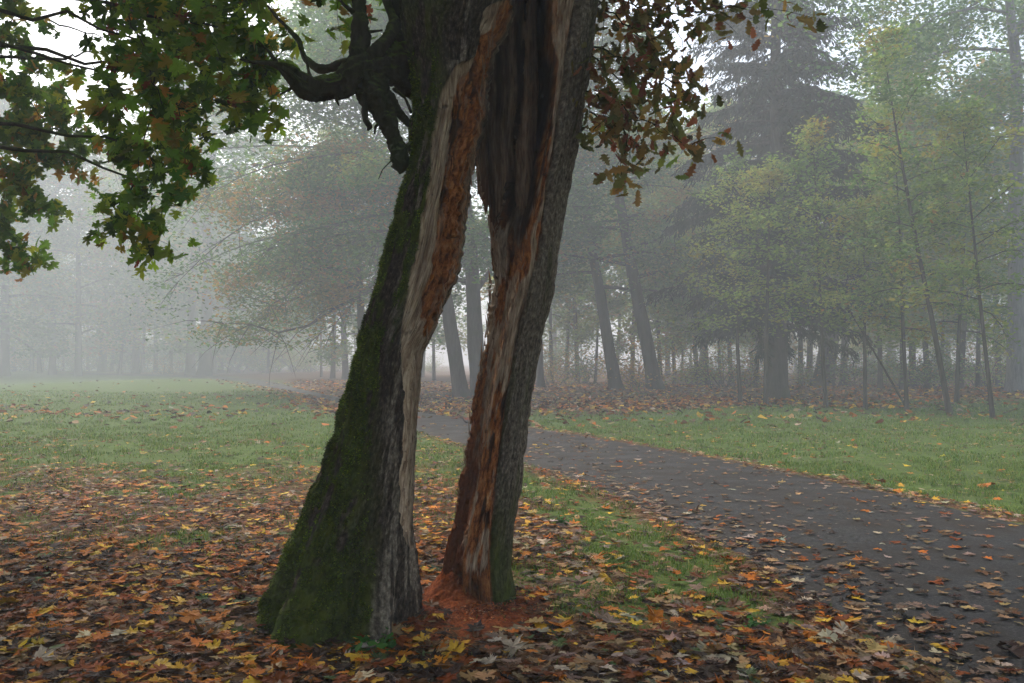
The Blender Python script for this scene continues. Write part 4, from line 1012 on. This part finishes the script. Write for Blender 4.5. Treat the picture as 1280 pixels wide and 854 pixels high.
# a sapling stem that has fallen against the others
lt = plant_tree('sapling', gen_broad(61, 4.6, .035, 2.6, .9, 10, 2, .10, YG, [25, 25, 25, 15, 10], lean=(-2.5, .4), cs=.22, twigs=3), at(1134, 26), 'bare stem slanting steeply to the left, near the short straight sapling', cat='sapling')

# the misty wood: eight kinds copied to their places
far_src = []
def kind(seed, H, r0, cb, cr, pal, wts, per=6, leaf=.27, lean=(0, 0), nl=24):
    return gen_broad(seed, H, r0, cb, cr, nl, per, leaf, pal, wts, lean=lean, twigs=4, cs=.6, droop=.6)
KINDS = [kind(71, 22, .28, 2.8, 6.5, BL, [30, 30, 20, 12, 8], 44), kind(72, 24, .36, 3.0, 7, BL, [30, 25, 20, 15, 10], 44), kind(73, 19, .26, 2.8, 6, YG, [25, 25, 25, 15, 10], 40),
         kind(74, 21, .30, 3.2, 6, OR, [35, 25, 15, 10, 15], 40), kind(75, 17, .16, 5, 3.5, BL, [30, 30, 20, 12, 8], 26, nl=18), kind(76, 16, .13, 3.6, 3.2, YG, [25, 30, 25, 15, 5], 26, lean=(1.2, 0), nl=18)]
srcs = {}
n_far = 0
def far_tree(px, D, k, sc, label, group):
    global n_far
    rs = random.Random(px*31+int(D)); rot = rs.random()*6.28
    if k not in srcs:
        srcs[k] = plant_tree('forest_tree', KINDS[k], at(px, D), label, group, rot=rot, sc=sc)
    else:
        c = copy_tree(srcs[k], at(px, D), label, group, rot, sc*rs.uniform(.85, 1.15)); c.rotation_euler = (rs.uniform(-.07, .07), rs.uniform(-.07, .07), rot)
        w_ = rs.uniform(.7, 1.25); c.scale = (c.scale[0]*w_, c.scale[1]*w_, c.scale[2])
    n_far += 1
# left wood: traced trunks (px, distance, kind, scale, own label or None)
GL, LL = 'misty trees of the far left wood', 'faint grey tree in the mist along the far edge of the left lawn'
for px, D, k, sc, lab in ((6, 92, 1, 1.25, 'darkest trunk of the left wood, at the left edge of the picture'), (40, 118, 4, 1.5, None), (66, 104, 0, 1.3, None), (98, 98, 2, 1.4, None), (128, 124, 1, 1.3, None), (150, 104, 4, 1.4, None),
        (170, 112, 3, 1.4, None), (195, 128, 3, 1.4, None), (214, 108, 5, 1.5, None), (238, 100, 1, 1.4, 'thick twin-looking trunk, the left of a close pair in the left mist'), (256, 92, 1, 1.5, 'thickest pale trunk of the left mist, the right of a close pair'),
        (276, 126, 0, 1.3, None), (365, 150, 1, 1.3, 'very faint wide trunk where the path fades out'), (402, 84, 4, 1.0, 'thin trunk just above the far bend of the path'), (416, 74, 5, 1.2, 'thin dark trunk left of the mossy leg, by the far bend'), (432, 66, 0, .9, 'dark trunk touching the mossy leg at the far bend')):
    far_tree(px, D, k, sc, lab or LL, None if lab else GL)
rr = random.Random(4)
for i in range(34):
    px = rr.uniform(-300, 285); D = rr.uniform(120, 210)
    far_tree(px, D, rr.choice([0, 1, 2, 3]), rr.uniform(1.1, 1.5), LL, GL)
for px in (-25, 18, 50, 80, 110, 140, 178, 205, 228, 268, 290, 310, 335, 350, 385):
    far_tree(px, rr.uniform(104, 150), rr.choice([0, 2, 2, 1]), rr.uniform(.7, 1.0), LL, GL)
for px, D, k in ((-70, 84, 0), (-160, 78, 1), (-130, 96, 2)): far_tree(px, D, k, 1.3, LL, GL)
GR, LR = 'misty trees of the wood behind the right lawn', 'faint slender tree in the misty wood behind the right lawn'
for px, D, k, sc in ((676, 48, 4, 1), (690, 60, 5, 1), (708, 62, 4, 1), (722, 60, 4, 1.1), (744, 56, 5, .9), (790, 58, 4, 1), (826, 52, 5, 1), (843, 60, 4, 1), (872, 56, 4, .9), (884, 50, 5, .9), (900, 62, 4, 1), (914, 58, 5, 1), (944, 52, 4, 1), (1000, 60, 4, 1),
        (1054, 54, 4, 1), (1100, 44, 5, .8), (1128, 42, 5, .9), (1140, 46, 4, .9), (1160, 44, 5, 1), (1176, 50, 4, 1), (1200, 42, 4, .8), (1222, 44, 5, .8), (1248, 48, 4, 1)):
    far_tree(px, D, k, sc, LR, GR)
for i in range(52):
    px = rr.uniform(440, 1500); D = rr.uniform(64, 150)
    far_tree(px, D, rr.choice([0, 2, 2, 3, 4, 5, 1, 4, 5]), rr.uniform(.8, 1.05), LR, GR)
# undergrowth at the wood's edge
def bush(seed, pal, wts, h=3.4):
    rs = np.random.RandomState(seed); Tr, Cr = Acc(), Acc(); LP = []
    for i in range(16):
        c = curve((.25*rs.randn(), .25*rs.randn(), -.1), (rs.randn()*.55, rs.randn()*.55, 1), h*(.5+.6*rs.rand()), 9, .5, .09, rs)
        V, q = tube(c, np.linspace(.022, .005, 9), 5); Tr.add(V, q)
        for j in range(3, 9):
            tc = curve(c[j], rs.randn(3)*[1, 1, .4]+[0, 0, .2], .7, 4, .5, .15, rs); V, q = tube(tc, np.linspace(.006, .003, 4), 3); Tr.add(V, q)
            m = 22; LP.append(tc[rs.randint(0, 4, m)]+rs.randn(m, 3)*[.3, .3, .14])
    LP = np.concatenate(LP); n = len(LP); T, B = rand_frames(n, .6, rs)
    V, f, m = scatter_leaves(LP, T, B, .12*(.6+.8*rs.rand(n)), OVA[[0, 1, 3, 4, 5, 7]]*np.array([1.5, 1]), .3, rs=rs, fan=False)
    Cr.add(V, f, np.repeat(palette(n, pal, wts, .28, rs), m, 0)); return Tr, Cr, n
LBU, GBU = 'low pale green undergrowth bush at the edge of the misty wood', 'undergrowth bushes at the edge of the wood'
bs = [plant_tree('bush', bush(90+i, p_, [25, 25, 25, 15, 10], h_), at(px, D), LBU, GBU, cat='bush') for i, (p_, h_, px, D) in enumerate(((YG, 3.4, 905, 47), (BL, 2.8, 1160, 41), (OR, 3.0, 690, 54)))]
rb = random.Random(9)
for px in (640, 730, 800, 860, 880, 935, 1010, 1060, 1090, 1120, 1150, 1190, 1215, 1235, 1265, 1290, 1340, -60, 20, 90, 150, 205, 330, 385, 420, 450, 540):
    D = rb.uniform(46, 62) if px > 600 else rb.uniform(95, 125)
    copy_tree(rb.choice(bs), at(px, D), LBU, GBU, rb.random()*6.28, rb.uniform(.6, 1.3))
for x_, y_, k, sc in ((-9, -9, 0, 1.0), (2, -12, 1, 1.0), (12, -6, 0, .95), (-4, -19, 3, 1.0), (16, 2, 2, .95), (-16, -1, 0, 1.0)):  # trees added out of view around the camera to block front light
    far_tree(640+x_/y_*F, y_, k, sc, 'unseen broadleaf tree added around the viewpoint to block front light', 'unseen light-blocking trees added around the viewpoint')
for px in (-40, 5, 45, 70, 105, 135, 165, 180, 222, 245, 270, 295, 320, 345, 375, 395):
    D = rb.uniform(112, 145); copy_tree(rb.choice(bs[:2]), at(px, D), LBU, GBU, rb.random()*6.28, rb.uniform(1.7, 2.6))
print('far trees', n_far)

# ------------------------------------------------------------------ haze
hm = bpy.data.materials.new('haze'); hm.use_nodes = True; hn = hm.node_tree; hn.nodes.clear()
vo = hn.nodes.new('ShaderNodeVolumePrincipled'); vo.inputs['Density'].default_value = .0065; vo.inputs['Color'].default_value = (.93, .955, .965, 1); vo.inputs['Anisotropy'].default_value = .15
ho = hn.nodes.new('ShaderNodeOutputMaterial'); hn.links.new(vo.outputs[0], ho.inputs['Volume'])
x0, x1, y0, y1, z0, z1 = -262, 262, -62, 455, -2, 38
bv = [(x, y, z) for z in (z0, z1) for y in (y0, y1) for x in (x0, x1)]
hz = mesh_obj('haze', np.array(bv), np.array([(0, 2, 3, 1), (4, 5, 7, 6), (0, 1, 5, 4), (1, 3, 7, 5), (3, 2, 6, 7), (2, 0, 4, 6)]), hm)
tag(hz, 'pale morning mist filling the park', 'mist', kind='stuff')
